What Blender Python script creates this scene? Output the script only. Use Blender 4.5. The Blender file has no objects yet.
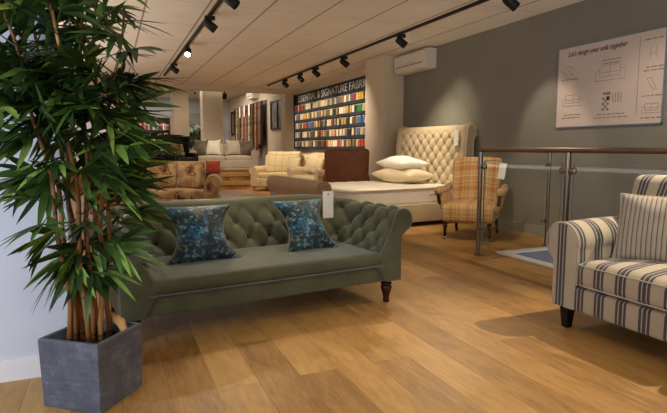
import bpy, bmesh, math, random
from math import sin, cos, pi, radians as R, sqrt, atan2, hypot
from mathutils import Vector as V, Matrix, Euler, noise

rnd = random.Random(7)
scene = bpy.context.scene
COL = scene.collection

# ------------------------------------------------------------------ helpers
def lin(c):
    return tuple(((x / 12.92) if x <= .04045 else ((x + .055) / 1.055) ** 2.4) for x in c)
def rgb(r, g, b):
    return lin((r / 255, g / 255, b / 255)) + (1,)

class MB:
    """collects vertices and faces of ONE mesh"""
    def __init__(s):
        s.v = []; s.f = []; s.m = []
    def add(s, vs, fs, mi=0):
        o = len(s.v)
        s.v += [tuple(v) for v in vs]
        for f in fs:
            s.f.append([i + o for i in f]); s.m.append(mi)
    def box(s, c, d, rz=0, mi=0, M=None):
        x, y, z = d[0] / 2, d[1] / 2, d[2] / 2
        vs = [V((a * x, b * y, e * z)) for a in (-1, 1) for b in (-1, 1) for e in (-1, 1)]
        if M is None: M = Matrix.Rotation(rz, 3, 'Z')
        vs = [M @ v + V(c) for v in vs]
        s.add(vs, [(0, 1, 3, 2), (4, 6, 7, 5), (0, 4, 5, 1), (2, 3, 7, 6), (0, 2, 6, 4), (1, 5, 7, 3)], mi)
    def rbox(s, c, d, r, n=4, k=3, mi=0, fn=None, M=None):
        """rounded box, k extra divisions per flat side; fn warps the local point"""
        def coords(h):
            rr = min(r, h * .999)
            a = [-h + rr - rr * cos(pi / 2 * i / n) if False else -(h - rr) - rr * cos(pi / 2 * i / n) for i in range(n)]
            mid = [-(h - rr) + 2 * (h - rr) * i / k for i in range(k + 1)]
            return a + mid + [-x for x in reversed(a)]
        H = [x / 2 for x in d]
        cs = [coords(h) for h in H]
        def pt(p):
            rr = [min(r, h * .999) for h in H]
            inn = V([max(-(h - q), min(h - q, x)) for x, h, q in zip(p, H, rr)])
            o = V(p) - inn
            # map cube-ish offset to sphere
            m = max(abs(x) for x in o)
            if m > 1e-9:
                o = o.normalized() * min(rr) if True else o
            q = inn + o
            if fn: q = V(fn(q.copy()))
            if M is not None: q = M @ q
            return q + V(c)
        for ax in range(3):
            b, e = (ax + 1) % 3, (ax + 2) % 3
            for sg in (-1, 1):
                nu, nv = len(cs[b]), len(cs[e])
                vs = []
                for u in cs[b]:
                    for w in cs[e]:
                        p = [0, 0, 0]; p[ax] = sg * H[ax]; p[b] = u; p[e] = w
                        vs.append(pt(p))
                fs = []
                for i in range(nu - 1):
                    for j in range(nv - 1):
                        q = (i * nv + j, (i + 1) * nv + j, (i + 1) * nv + j + 1, i * nv + j + 1)
                        fs.append(q if sg > 0 else q[::-1])
                s.add(vs, fs, mi)
    def tube(s, pts, rad, n=8, caps=True, mi=0, closed=False):
        pts = [V(p) for p in pts]; N = len(pts)
        if not hasattr(rad, '__len__'): rad = [rad] * N
        vs = []; prev = None
        for i, p in enumerate(pts):
            if closed: t = pts[(i + 1) % N] - pts[i - 1]
            else: t = pts[min(i + 1, N - 1)] - pts[max(i - 1, 0)]
            t = t.normalized() if t.length > 1e-9 else V((0, 0, 1))
            if prev is None:
                a = V((0, 0, 1)) if abs(t.z) < .9 else V((1, 0, 0))
                u = t.cross(a).normalized()
            else:
                u = (prev - t * prev.dot(t))
                u = u.normalized() if u.length > 1e-9 else t.orthogonal().normalized()
            prev = u; w = t.cross(u)
            for k in range(n):
                an = 2 * pi * k / n
                vs.append(p + (u * cos(an) + w * sin(an)) * rad[i])
        fs = []
        L = N if closed else N - 1
        for i in range(L):
            j = (i + 1) % N
            for k in range(n):
                k2 = (k + 1) % n
                fs.append((i * n + k, i * n + k2, j * n + k2, j * n + k))
        if caps and not closed:
            fs.append(tuple(range(n))[::-1]); fs.append(tuple((N - 1) * n + k for k in range(n)))
        s.add(vs, fs, mi)
    def lathe(s, prof, c=(0, 0, 0), n=16, mi=0, M=None):
        vs = []
        for r, z in prof:
            for k in range(n):
                an = 2 * pi * k / n
                p = V((max(r, .0004) * cos(an), max(r, .0004) * sin(an), z))
                if M is not None: p = M @ p
                vs.append(p + V(c))
        fs = []
        for i in range(len(prof) - 1):
            for k in range(n):
                k2 = (k + 1) % n
                fs.append((i * n + k, i * n + k2, (i + 1) * n + k2, (i + 1) * n + k))
        fs.append(tuple(range(n))[::-1]); fs.append(tuple((len(prof) - 1) * n + k for k in range(n)))
        s.add(vs, fs, mi)
    def grid(s, nu, nv, fn, mi=0, flip=False):
        vs = [fn(i / (nu - 1), j / (nv - 1)) for i in range(nu) for j in range(nv)]
        fs = []
        for i in range(nu - 1):
            for j in range(nv - 1):
                q = (i * nv + j, (i + 1) * nv + j, (i + 1) * nv + j + 1, i * nv + j + 1)
                fs.append(q[::-1] if flip else q)
        s.add(vs, fs, mi)
    def prism(s, poly, y0, y1, mp=lambda a, b, y: (a, y, b), mi=0):
        n = len(poly)
        vs = [mp(a, b, y0) for a, b in poly] + [mp(a, b, y1) for a, b in poly]
        fs = [tuple(range(n)), tuple(range(2 * n - 1, n - 1, -1))]
        fs += [(i, n + i, n + (i + 1) % n, (i + 1) % n) for i in range(n)]
        s.add(vs, fs, mi)
    def build(s, name, mats, parent=None, smooth=True, angle=40, weld=True, normals=True):
        me = bpy.data.meshes.new(name)
        me.from_pydata(s.v, [], s.f)
        if not isinstance(mats, (list, tuple)): mats = [mats]
        for m in mats: me.materials.append(m)
        if len(mats) > 1: me.polygons.foreach_set('material_index', s.m)
        if weld or normals:
            bm = bmesh.new(); bm.from_mesh(me)
            if weld: bmesh.ops.remove_doubles(bm, verts=bm.verts, dist=.00008)
            if normals: bmesh.ops.recalc_face_normals(bm, faces=bm.faces)
            bm.to_mesh(me); bm.free()
        me.update()
        if smooth:
            me.polygons.foreach_set('use_smooth', [True] * len(me.polygons))
            if angle < 170: me.set_sharp_from_angle(angle=R(angle))
        o = bpy.data.objects.new(name, me); COL.objects.link(o)
        if parent is not None: o.parent = parent
        return o

def tag(o, label, cat, group=None, kind=None):
    o['label'] = label; o['category'] = cat
    if group: o['group'] = group
    if kind: o['kind'] = kind
    return o
def thing(name, label, cat, loc=(0, 0, 0), rz=0, group=None):
    o = bpy.data.objects.new(name, None); COL.objects.link(o)
    o.empty_display_size = .1; o.location = loc; o.rotation_euler = (0, 0, rz)
    return tag(o, label, cat, group)
def struct(o):
    o['kind'] = 'structure'; return o
def copy_tree(o, parent=None):
    c = o.copy(); COL.objects.link(c)
    if parent is not None: c.parent = parent
    for ch in list(o.children): copy_tree(ch, c)
    return c

# ------------------------------------------------------------------ materials
class NT:
    def __init__(s, name):
        s.m = bpy.data.materials.new(name); s.m.use_nodes = True
        s.t = s.m.node_tree; s.t.nodes.clear()
        s.out = s.n('ShaderNodeOutputMaterial'); s.b = s.n('ShaderNodeBsdfPrincipled')
        s.l(s.b.outputs[0], s.out.inputs[0])
        s.co = s.n('ShaderNodeTexCoord').outputs['Object']
    def n(s, ty, **kw):
        x = s.t.nodes.new(ty)
        for k, v in kw.items(): setattr(x, k, v)
        return x
    def l(s, a, b): s.t.links.new(a, b)
    def val(s, inp, v):
        if hasattr(v, 'is_output') or hasattr(v, 'links') and not hasattr(v, 'default_value_'):
            try: s.l(v, inp); return
            except Exception: pass
        inp.default_value = v
    def math(s, op, a, b=None, c=None, clamp=False):
        x = s.n('ShaderNodeMath', operation=op, use_clamp=clamp)
        for i, q in enumerate((a, b, c)):
            if q is None: continue
            if isinstance(q, (int, float)): x.inputs[i].default_value = q
            else: s.l(q, x.inputs[i])
        return x.outputs[0]
    def noise(s, scale=5, detail=3, vec=None, rough=.5, dist=0):
        x = s.n('ShaderNodeTexNoise'); s.l(vec if vec is not None else s.co, x.inputs['Vector'])
        x.inputs['Scale'].default_value = scale; x.inputs['Detail'].default_value = detail
        x.inputs['Roughness'].default_value = rough; x.inputs['Distortion'].default_value = dist
        return x.outputs['Fac']
    def voro(s, scale=5, vec=None, feature='F1', out='Distance', rand=1):
        x = s.n('ShaderNodeTexVoronoi', feature=feature); s.l(vec if vec is not None else s.co, x.inputs['Vector'])
        x.inputs['Scale'].default_value = scale; x.inputs['Randomness'].default_value = rand
        return x.outputs[out]
    def scale(s, v3, vec=None, rot=(0, 0, 0), loc=(0, 0, 0)):
        x = s.n('ShaderNodeMapping'); s.l(vec if vec is not None else s.co, x.inputs['Vector'])
        x.inputs['Scale'].default_value = v3; x.inputs['Rotation'].default_value = rot; x.inputs['Location'].default_value = loc
        return x.outputs[0]
    def ramp(s, fac, stops, interp='LINEAR'):
        x = s.n('ShaderNodeValToRGB'); s.l(fac, x.inputs[0]); cr = x.color_ramp; cr.interpolation = interp
        while len(cr.elements) > 1: cr.elements.remove(cr.elements[-1])
        for i, (p, c) in enumerate(stops):
            e = cr.elements[0] if i == 0 else cr.elements.new(p)
            e.position = p; e.color = c
        return x.outputs[0]
    def mix(s, fac, a, b, mode='MIX'):
        x = s.n('ShaderNodeMix', data_type='RGBA', blend_type=mode)
        for i, q in ((0, fac), (6, a), (7, b)):
            if isinstance(q, (int, float)): x.inputs[i].default_value = q
            elif isinstance(q, (tuple, list)): x.inputs[i].default_value = q
            else: s.l(q, x.inputs[i])
        return x.outputs[2]
    def sep(s, vec=None):
        x = s.n('ShaderNodeSeparateXYZ'); s.l(vec if vec is not None else s.co, x.inputs[0]); return x.outputs
    def bump(s, h, strength=.2, dist=.01):
        x = s.n('ShaderNodeBump'); s.l(h, x.inputs['Height']); x.inputs['Strength'].default_value = strength
        x.inputs['Distance'].default_value = dist; s.l(x.outputs[0], s.b.inputs['Normal'])
    def set(s, color=None, rough=.6, spec=.3, metal=0, sheen=0, sheen_rough=.5, emit=None, es=1, sheen_tint=None):
        b = s.b.inputs
        if color is not None:
            if isinstance(color, (tuple, list)): b['Base Color'].default_value = color
            else: s.l(color, b['Base Color'])
        if isinstance(rough, (int, float)): b['Roughness'].default_value = rough
        else: s.l(rough, b['Roughness'])
        b['Specular IOR Level'].default_value = spec; b['Metallic'].default_value = metal
        b['Sheen Weight'].default_value = sheen; b['Sheen Roughness'].default_value = sheen_rough
        if sheen_tint: b['Sheen Tint'].default_value = sheen_tint
        if emit: b['Emission Color'].default_value = emit; b['Emission Strength'].default_value = es
        return s.m

def plain(name, c, rough=.6, spec=.3, metal=0, var=.12, vs=8, bump=0, bs=60, **kw):
    t = NT(name); n = t.noise(vs, 3)
    dark = tuple(x * (1 - var) for x in c[:3]) + (1,); lite = tuple(min(1, x * (1 + var)) for x in c[:3]) + (1,)
    col = t.ramp(n, [(.3, dark), (.7, lite)])
    if bump: t.bump(t.noise(bs, 4), bump)
    return t.set(col, rough, spec, metal, **kw)
def fabric(name, c, var=.15, sheen=.3, weave=420, bump=.25):
    t = NT(name)
    n = t.noise(6, 4); w = t.noise(weave, 2)
    col = t.ramp(t.math('ADD', t.math('MULTIPLY', n, .6), t.math('MULTIPLY', w, .4)),
                 [(.35, tuple(x * (1 - var) for x in c[:3]) + (1,)), (.65, tuple(min(1, x * (1 + var)) for x in c[:3]) + (1,))])
    t.bump(w, bump, .002)
    return t.set(col, .9, .15, sheen=sheen)
def velvet(name, c, tint):
    t = NT(name); n = t.noise(5, 4, rough=.6)
    col = t.ramp(n, [(.3, tuple(x * .75 for x in c[:3]) + (1,)), (.7, tuple(x * 1.25 for x in c[:3]) + (1,))])
    t.bump(t.noise(180, 2), .12, .002)
    return t.set(col, .55, .2, sheen=.55, sheen_rough=.35, sheen_tint=tint)
def emission(name, c, s):
    t = NT(name); return t.set((0, 0, 0, 1), emit=c, es=s)

def mat_floor():
    t = NT('oak_planks')
    x, y, z = t.sep()
    cmb = t.n('ShaderNodeCombineXYZ'); t.l(y, cmb.inputs[0]); t.l(x, cmb.inputs[1])
    br = t.n('ShaderNodeTexBrick'); t.l(cmb.outputs[0], br.inputs['Vector'])
    br.offset = .37; br.offset_frequency = 2
    for k, v in (('Scale', 1), ('Brick Width', 1.5), ('Row Height', .21), ('Mortar Size', .0012), ('Mortar Smooth', .3), ('Bias', 0)):
        br.inputs[k].default_value = v
    br.inputs['Color1'].default_value = (0, 0, 0, 1); br.inputs['Color2'].default_value = (1, 1, 1, 1)
    br.inputs['Mortar'].default_value = (.5, .5, .5, 1)
    rs = t.n('ShaderNodeSeparateColor'); t.l(br.outputs['Color'], rs.inputs[0]); per = rs.outputs[0]
    # shift the grain per plank
    sh = t.n('ShaderNodeCombineXYZ'); t.l(t.math('MULTIPLY', per, 37.), sh.inputs[0]); t.l(t.math('MULTIPLY', per, 11.), sh.inputs[1])
    ad = t.n('ShaderNodeVectorMath', operation='ADD'); t.l(t.co, ad.inputs[0]); t.l(sh.outputs[0], ad.inputs[1])
    g1 = t.noise(1, 5, t.scale((15, 2.6, 1), ad.outputs[0]), .65, 1.0)
    g2 = t.noise(1, 3, t.scale((90, 7, 1), ad.outputs[0]), .6)
    g3 = t.noise(1, 3, t.scale((5, 2.2, 1), ad.outputs[0]), .6, 1.6)
    f = t.math('ADD', t.math('ADD', t.math('MULTIPLY', g1, .42), t.math('MULTIPLY', g2, .2)), t.math('ADD', t.math('MULTIPLY', per, .20), t.math('MULTIPLY', g3, .22)))
    col = t.ramp(f, [(.24, rgb(84, 57, 29)), (.40, rgb(140, 102, 54)), (.56, rgb(172, 130, 72)), (.78, rgb(200, 158, 96))])
    kn = t.voro(1, t.scale((5.5, 1.1, 1), ad.outputs[0]))
    knot = t.ramp(kn, [(0, (1, 1, 1, 1)), (.09, (0, 0, 0, 1))])
    col = t.mix(t.math('MULTIPLY', knot, .6), col, rgb(84, 50, 24))
    col = t.mix(t.math('MULTIPLY', br.outputs['Fac'], .75), col, rgb(70, 44, 22))
    t.bump(t.math('SUBTRACT', g2, t.math('MULTIPLY', br.outputs['Fac'], 2.)), .08, .002)
    return t.set(col, t.math('ADD', t.math('MULTIPLY', g1, .25), .33), .35)

def mat_ceiling(name, base, line):
    t = NT(name); x, y, z = t.sep()
    fx = t.math('ABSOLUTE', t.math('SUBTRACT', t.math('FRACT', t.math('DIVIDE', t.math('SUBTRACT', x, .46 - .35), .70)), .5))
    fy = t.math('ABSOLUTE', t.math('SUBTRACT', t.math('FRACT', t.math('DIVIDE', y, 1.2)), .5))
    lx = t.math('LESS_THAN', fx, .018); ly = t.math('MULTIPLY', t.math('LESS_THAN', fy, .007), .45)
    ln = t.math('MAXIMUM', lx, ly)
    n = t.noise(2.2, 3)
    b = t.ramp(n, [(.3, tuple(q * .93 for q in base[:3]) + (1,)), (.7, base)])
    col = t.mix(t.math('MULTIPLY', ln, .75), b, line)
    t.bump(t.math('SUBTRACT', t.noise(160, 3), t.math('MULTIPLY', ln, 3)), .12, .004)
    return t.set(col, .85, .15)

def mat_stripe(name, axis, period=.145, phase=0., three=True, base=rgb(190, 176, 152), navy=rgb(66, 67, 80)):
    t = NT(name); s = t.sep(); u = s[axis]
    f = t.math('FRACT', t.math('ADD', t.math('DIVIDE', u, period), phase))
    if three:
        stops = [(0, base)]
        for a, w in ((.24, .115), (.40, .15), (.595, .115)):
            stops += [(a, navy), (a + w, base)]
    else:
        stops = [(0, base), (.30, navy), (.52, base), (.62, tuple(.5 * (p + q) for p, q in zip(base, navy))), (.68, base)]
    col = t.ramp(f, stops, 'CONSTANT')
    w = t.noise(380, 2)
    col = t.mix(t.math('MULTIPLY', w, .30), col, rgb(130, 122, 108))
    t.bump(w, .3, .002)
    return t.set(col, .92, .12, sheen=.2)

def mat_plaid():
    t = NT('orange_plaid_wool'); x, y, z = t.sep(); v = t.math('SUBTRACT', z, y)
    base = rgb(200, 168, 118)
    def bars(u, per, ph):
        return t.math('FRACT', t.math('ADD', t.math('DIVIDE', u, per), ph))
    def ramp(f):
        return t.ramp(f, [(0, rgb(206, 172, 112)), (.10, rgb(190, 116, 70)), (.32, rgb(208, 174, 116)), (.44, rgb(156, 92, 62)), (.49, rgb(208, 174, 116)),
                          (.60, rgb(200, 148, 88)), (.80, rgb(230, 216, 188)), (.84, rgb(206, 172, 112))], 'CONSTANT')
    col = t.mix(.5, ramp(bars(x, .21, .13)), ramp(bars(v, .21, .3)))
    w = t.noise(300, 2); col = t.mix(t.math('MULTIPLY', w, .25), col, rgb(120, 90, 56)); t.bump(w, .3, .002)
    return t.set(col, .9, .15, sheen=.2)

def mat_floral():
    t = NT('floral_tapestry')
    wv = t.n('ShaderNodeVectorMath', operation='ADD'); nz = t.n('ShaderNodeTexNoise'); nz.inputs['Scale'].default_value = 6
    t.l(t.co, nz.inputs['Vector'])
    sc = t.n('ShaderNodeVectorMath', operation='SCALE'); t.l(nz.outputs['Color'], sc.inputs[0]); sc.inputs['Scale'].default_value = .22
    t.l(t.co, wv.inputs[0]); t.l(sc.outputs[0], wv.inputs[1])
    v = t.voro(4.6, wv.outputs[0]); v2 = t.voro(17, wv.outputs[0], 'DISTANCE_TO_EDGE')
    b = t.ramp(t.noise(7, 4), [(.3, rgb(120, 90, 58)), (.6, rgb(172, 140, 96))])
    col = t.mix(t.ramp(v, [(.22, (1, 1, 1, 1)), (.30, (0, 0, 0, 1))]), b, rgb(92, 44, 32))
    col = t.mix(t.ramp(t.math('ABSOLUTE', t.math('SUBTRACT', v, .36)), [(.02, (1, 1, 1, 1)), (.045, (0, 0, 0, 1))]), col, rgb(88, 74, 42))
    col = t.mix(t.math('MULTIPLY', t.ramp(v2, [(.02, (1, 1, 1, 1)), (.05, (0, 0, 0, 1))]), .4), col, rgb(96, 70, 40))
    t.bump(t.noise(260, 2), .3, .002)
    return t.set(col, .9, .15, sheen=.2)

def mat_snake():
    t = NT('teal_snake_pattern'); q = t.scale((1, .5, 1.2))
    patch = t.noise(7, 2, q, .5, .8)
    edge = t.voro(46, q, 'DISTANCE_TO_EDGE'); cell = t.voro(46, q, out='Color')
    cs = t.n('ShaderNodeSeparateColor'); t.l(cell, cs.inputs[0])
    base = t.ramp(patch, [(.30, rgb(10, 26, 30)), (.40, rgb(20, 70, 78)), (.47, rgb(12, 34, 40)), (.53, rgb(28, 104, 138)), (.60, rgb(20, 60, 76)), (.68, rgb(90, 112, 112))])
    alt = t.ramp(patch, [(.34, rgb(62, 110, 116)), (.46, rgb(130, 144, 138)), (.54, rgb(60, 150, 190)), (.66, rgb(160, 168, 160))])
    col = t.mix(t.math('MULTIPLY', t.math('GREATER_THAN', cs.outputs[1], .60), .85), base, alt)
    blk = t.ramp(t.noise(9, 2, t.scale((1, .5, 1), loc=(3, 1, 2)), .5), [(.46, (0, 0, 0, 1)), (.56, (1, 1, 1, 1))])
    col = t.mix(t.math('MULTIPLY', blk, .6), col, rgb(7, 13, 16))
    col = t.mix(t.math('MULTIPLY', t.ramp(edge, [(.04, (1, 1, 1, 1)), (.12, (0, 0, 0, 1))]), .8), col, rgb(8, 14, 18))
    t.bump(edge, .2, .002)
    return t.set(col, .5, .3, sheen=.2)

M = {}
M['floor'] = mat_floor()
M['ceiling'] = mat_ceiling('beige_ceiling_tiles', rgb(234, 226, 214), rgb(132, 112, 92))
M['ceiling_back'] = plain('white_ceiling_paint', rgb(222, 218, 210), .85, .1, var=.04)
M['taupe'] = plain('taupe_wall_paint', rgb(131, 128, 116), .8, .15, var=.05, vs=2, bump=.06, bs=200)
M['cream_wall'] = plain('warm_white_wall_paint', rgb(214, 200, 178), .8, .15, var=.04, vs=2, bump=.05, bs=200)
M['white_wall'] = plain('white_wall_paint', rgb(206, 207, 214), .8, .15, var=.03, vs=2, bump=.05, bs=200)
M['skirt'] = plain('white_gloss_skirting', rgb(232, 230, 228), .45, .35, var=.03)
M['skirt_taupe'] = plain('taupe_skirting_paint', rgb(146, 144, 136), .5, .3, var=.03)
M['grey_wall'] = plain('grey_back_wall', rgb(120, 116, 110), .8, .15, var=.05)
M['dark_wood'] = plain('dark_turned_wood', rgb(48, 20, 14), .25, .5, var=.3, vs=20)
M['black_wood'] = plain('black_stained_wood', rgb(22, 18, 18), .35, .4, var=.2)
M['light_wood'] = plain('pale_beech_wood', rgb(186, 140, 84), .5, .3, var=.15, vs=14)
M['velvet'] = velvet('grey_green_velvet', rgb(82, 84, 62), (.74, .79, .74, 1))
M['velvet_piping'] = velvet('pale_green_velvet_piping', rgb(96, 98, 90), (.8, .84, .85, 1))
M['button'] = plain('dark_velvet_buttons', rgb(26, 30, 26), .8, .2)
M['snake'] = mat_snake()
M['snake_pipe'] = plain('grey_cord', rgb(120, 118, 104), .8, .2)
M['card'] = plain('white_card', rgb(232, 228, 220), .6, .3, var=.03)
M['ink'] = plain('dark_print_ink', rgb(58, 50, 46), .8, .1)
M['ink_soft'] = plain('grey_print_ink', rgb(138, 126, 116), .8, .1)
M['pot'] = None
M['strA'] = mat_stripe('navy_stripe_linen_across', 1, phase=.12)
M['strX'] = mat_stripe('navy_stripe_linen_arm', 0, phase=.30)
M['strP'] = mat_stripe('navy_ticking_linen', 0, .026, 0, False, rgb(186, 174, 154), rgb(92, 90, 96))
M['strPipe'] = fabric('cream_linen_piping', rgb(190, 178, 156))
M['plaid'] = mat_plaid()
M['floral'] = mat_floral()
M['cream_linen'] = fabric('cream_linen_upholstery', rgb(206, 186, 148), .08)
M['bed_linen'] = fabric('oatmeal_linen_upholstery', rgb(184, 166, 132), .08)
M['mattress'] = fabric('white_quilted_ticking', rgb(234, 224, 204), .05, bump=.15)
M['pillow_white'] = fabric('white_cotton', rgb(236, 230, 218), .03, bump=.1)
M['pillow_cream'] = fabric('cream_cotton', rgb(226, 208, 172), .04, bump=.1)
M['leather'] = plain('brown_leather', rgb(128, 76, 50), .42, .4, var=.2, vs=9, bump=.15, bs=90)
M['leather_lit'] = plain('lit_brown_leather', rgb(160, 92, 50), .42, .4, var=.2, vs=9, bump=.15, bs=90)  # lighter copy of the brown leather: light on seat and arms put into the colour
M['black_tuft'] = plain('black_tufted_leather', rgb(26, 20, 20), .35, .45, var=.2, bump=.1)
M['blue_velvet'] = velvet('navy_velvet', rgb(24, 30, 62), (.4, .45, .7, 1))
M['pale_sofa'] = fabric('pale_grey_linen', rgb(196, 184, 168), .08)
M['red_fabric'] = fabric('rust_red_fabric', rgb(140, 52, 28))
M['pewter_fabric'] = fabric('pewter_pattern_fabric', rgb(120, 108, 94), .5)
M['steel'] = plain('bronzed_steel', rgb(150, 140, 128), .28, .5, 1, var=.08)
M['rail'] = plain('brushed_bronze_handrail', rgb(128, 108, 92), .36, .5, .85, var=.08)
M['black_metal'] = plain('black_powder_coat', rgb(18, 17, 17), .5, .35, var=.1)
M['plastic'] = plain('warm_white_plastic', rgb(222, 214, 200), .45, .35, var=.02)
M['plastic_grey'] = plain('grey_plastic', rgb(150, 144, 136), .5, .3, var=.03)
M['lamp_on'] = emission('lit_lamp_glass', (1, .86, .62, 1), 14)
M['lamp_off'] = plain('dark_lamp_glass', rgb(44, 40, 36), .2, .5)
M['navy_panel'] = plain('navy_panel_paint', rgb(40, 50, 62), .6, .25, var=.08)
M['sign_white'] = plain('pale_sign_letters', rgb(206, 204, 194), .7, .2, var=.02)
M['poster'] = plain('matt_white_board', rgb(202, 186, 176), .75, .15, var=.02)
M['blueedge'] = plain('blue_grey_board_edge', rgb(118, 128, 148), .6, .2)
M['shaft'] = plain('blue_grey_stairwell_lining', rgb(128, 132, 142), .8, .1, var=.05)
M['mirror'] = plain('dim_framed_print', rgb(118, 112, 104), .3, .4, var=.5, vs=4)
M['soil'] = plain('dark_potting_moss', rgb(46, 34, 22), .95, .1, var=.4, vs=40, bump=.6, bs=80)

def mat_pot():
    t = NT('slate_fibre_stone')
    a = t.noise(9, 6, rough=.65); b = t.noise(1, 4, t.scale((6, 6, 60))); c = t.noise(70, 3)
    f = t.math('ADD', t.math('MULTIPLY', a, .6), t.math('ADD', t.math('MULTIPLY', b, .25), t.math('MULTIPLY', c, .15)))
    col = t.ramp(f, [(.3, rgb(70, 72, 80)), (.52, rgb(96, 98, 108)), (.75, rgb(132, 134, 144))])
    t.bump(f, .4, .006)
    return t.set(col, .75, .25)
M['pot'] = mat_pot()
def mat_cane():
    t = NT('golden_brown_cane'); x, y, z = t.sep()
    n = t.noise(1, 4, t.scale((30, 30, 2.5)))
    col = t.ramp(n, [(.3, rgb(74, 44, 20)), (.5, rgb(138, 90, 44)), (.7, rgb(184, 134, 78))])
    ring = t.math('LESS_THAN', t.math('ABSOLUTE', t.math('SUBTRACT', t.math('FRACT', t.math('MULTIPLY', z, 5.2)), .5)), .03)
    col = t.mix(t.math('MULTIPLY', ring, .7), col, rgb(60, 34, 16))
    return t.set(col, .45, .4)
M['cane'] = mat_cane()
def mat_leaf(name, c1, c2):
    t = NT(name); n = t.noise(6, 3)
    col = t.ramp(n, [(.3, c1), (.7, c2)])
    m = t.set(col, .42, .4)
    t.b.inputs['Subsurface Weight'].default_value = 0
    return m
M['leaf_dark'] = mat_leaf('dark_green_leaf', rgb(27, 43, 18), rgb(44, 66, 26))
M['leaf_mid'] = mat_leaf('mid_green_leaf', rgb(48, 74, 28), rgb(76, 104, 42))
M['leaf_light'] = mat_leaf('yellow_green_leaf', rgb(98, 132, 48), rgb(138, 164, 74))

def mat_glass():
    m = bpy.data.materials.new('clear_balustrade_glass'); m.use_nodes = True; t = m.node_tree; t.nodes.clear()
    o = t.nodes.new('ShaderNodeOutputMaterial'); mx = t.nodes.new('ShaderNodeMixShader')
    tr = t.nodes.new('ShaderNodeBsdfTransparent'); tr.inputs[0].default_value = (.93, .955, .94, 1)
    gl = t.nodes.new('ShaderNodeBsdfGlossy'); gl.inputs['Roughness'].default_value = .03; gl.inputs[0].default_value = (1, 1, 1, 1)
    fr = t.nodes.new('ShaderNodeFresnel'); fr.inputs[0].default_value = 1.35
    t.links.new(fr.outputs[0], mx.inputs[0]); t.links.new(tr.outputs[0], mx.inputs[1]); t.links.new(gl.outputs[0], mx.inputs[2])
    t.links.new(mx.outputs[0], o.inputs[0]); return m
M['glass'] = mat_glass()
M['glass_edge'] = plain('green_glass_edge', rgb(128, 136, 122), .2, .5)

# ------------------------------------------------------------------ shared shape functions
def tuft(u, v, P, Q, rows=None):
    """diamond buttoning: 0 at buttons and low along the folds between them, 1 at the middle of a pad"""
    a = u / P + v / Q; b = u / P - v / Q
    s1 = abs(sin(pi * a)); s2 = abs(sin(pi * b))
    fold = (s1 * s2) ** .34
    da = abs(a - round(a)); db = abs(b - round(b))
    btn = math.exp(-(da * da + db * db) / .03)
    return fold * 1.0 - .75 * btn
def pillow_mesh(mb, w, h, t, pinch=.12, chop=0., pz=None, n=22, mi=0, power=.5, sag=0., M=None, c=(0, 0, 0), wr=0.):
    """soft knife-edged cushion in the local xz plane, thickness along y"""
    if pz is None: pz = pinch * .8
    def sheet(sg):
        def fn(a, b):
            u = a * 2 - 1; v = b * 2 - 1
            uu = sin(u * pi / 2) * .35 + u * .65; vv = sin(v * pi / 2) * .35 + v * .65
            x = uu * w / 2 * (1 - pinch * (1 - vv * vv))
            z = vv * h / 2 * (1 - pz * (1 - uu * uu))
            if vv > 0: z -= chop * h * (1 - min(1, abs(uu) * 1.15) ** 1.6) * vv
            th = t / 2 * (max(0, (1 - uu * uu) * (1 - vv * vv))) ** power
            if chop: th *= 1 - .35 * math.exp(-(uu / .3) ** 2) * max(0, vv)
            y = sg * th
            if wr: y += wr * noise.noise(V((uu * 2.3, vv * 2.3, sg + w * 9))) * (1 - uu ** 4) * (1 - vv ** 4)
            z -= sag * (1 - uu * uu) * .0
            p = V((x, y, z))
            return (M @ p if M is not None else p) + V(c)
        return fn
    mb.grid(n, n, sheet(-1), mi); mb.grid(n, n, sheet(1), mi, True)
def pillow_edge(w, h, pinch, chop, pz, n=14):
    pts = []
    def P(uu, vv):
        x = uu * w / 2 * (1 - pinch * (1 - vv * vv)); z = vv * h / 2 * (1 - pz * (1 - uu * uu))
        if vv > 0: z -= chop * h * (1 - min(1, abs(uu) * 1.15) ** 1.6) * vv
        return V((x, 0, z))
    for i in range(n): pts.append(P(-1 + 2 * i / n, -1))
    for i in range(n): pts.append(P(1, -1 + 2 * i / n))
    for i in range(n): pts.append(P(1 - 2 * i / n, 1))
    for i in range(n): pts.append(P(-1, 1 - 2 * i / n))
    return pts
def throw_pillow(name, label, loc, rot, w, h, t, mat, pipe=None, pinch=.12, chop=0., group=None, wr=.01, pz=None):
    o = thing(name, label, 'cushion', loc, 0, group); o.rotation_euler = rot
    mb = MB(); pz = pinch * .8 if pz is None else pz; pillow_mesh(mb, w, h, t, pinch, chop, pz, wr=wr); mb.build('cover', mat, o, angle=80)
    if pipe:
        mb = MB(); mb.tube(pillow_edge(w, h, pinch, chop, pz), .0055, 6, closed=True); mb.build('piping', pipe, o)
    return o
def arc(cx, cz, r, a0, a1, n):
    return [(cx + r * cos(R(a0 + (a1 - a0) * i / n)), cz + r * sin(R(a0 + (a1 - a0) * i / n))) for i in range(n + 1)]
def resample(poly, step):
    out = [poly[0]]; L = [0]; acc = 0
    seg = []
    for a, b in zip(poly[:-1], poly[1:]): seg.append(hypot(b[0] - a[0], b[1] - a[1]))
    tot = sum(seg); n = max(2, int(tot / step)); res = []; lens = []
    for k in range(n + 1):
        t = tot * k / n; q = t; i = 0
        while i < len(seg) - 1 and q > seg[i]: q -= seg[i]; i += 1
        f = q / seg[i] if seg[i] else 0
        res.append((poly[i][0] + (poly[i + 1][0] - poly[i][0]) * f, poly[i][1] + (poly[i + 1][1] - poly[i][1]) * f)); lens.append(t)
    return res, lens

# ================================================================== SETTING
CZ = 2.85; WX = 5.15
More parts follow.
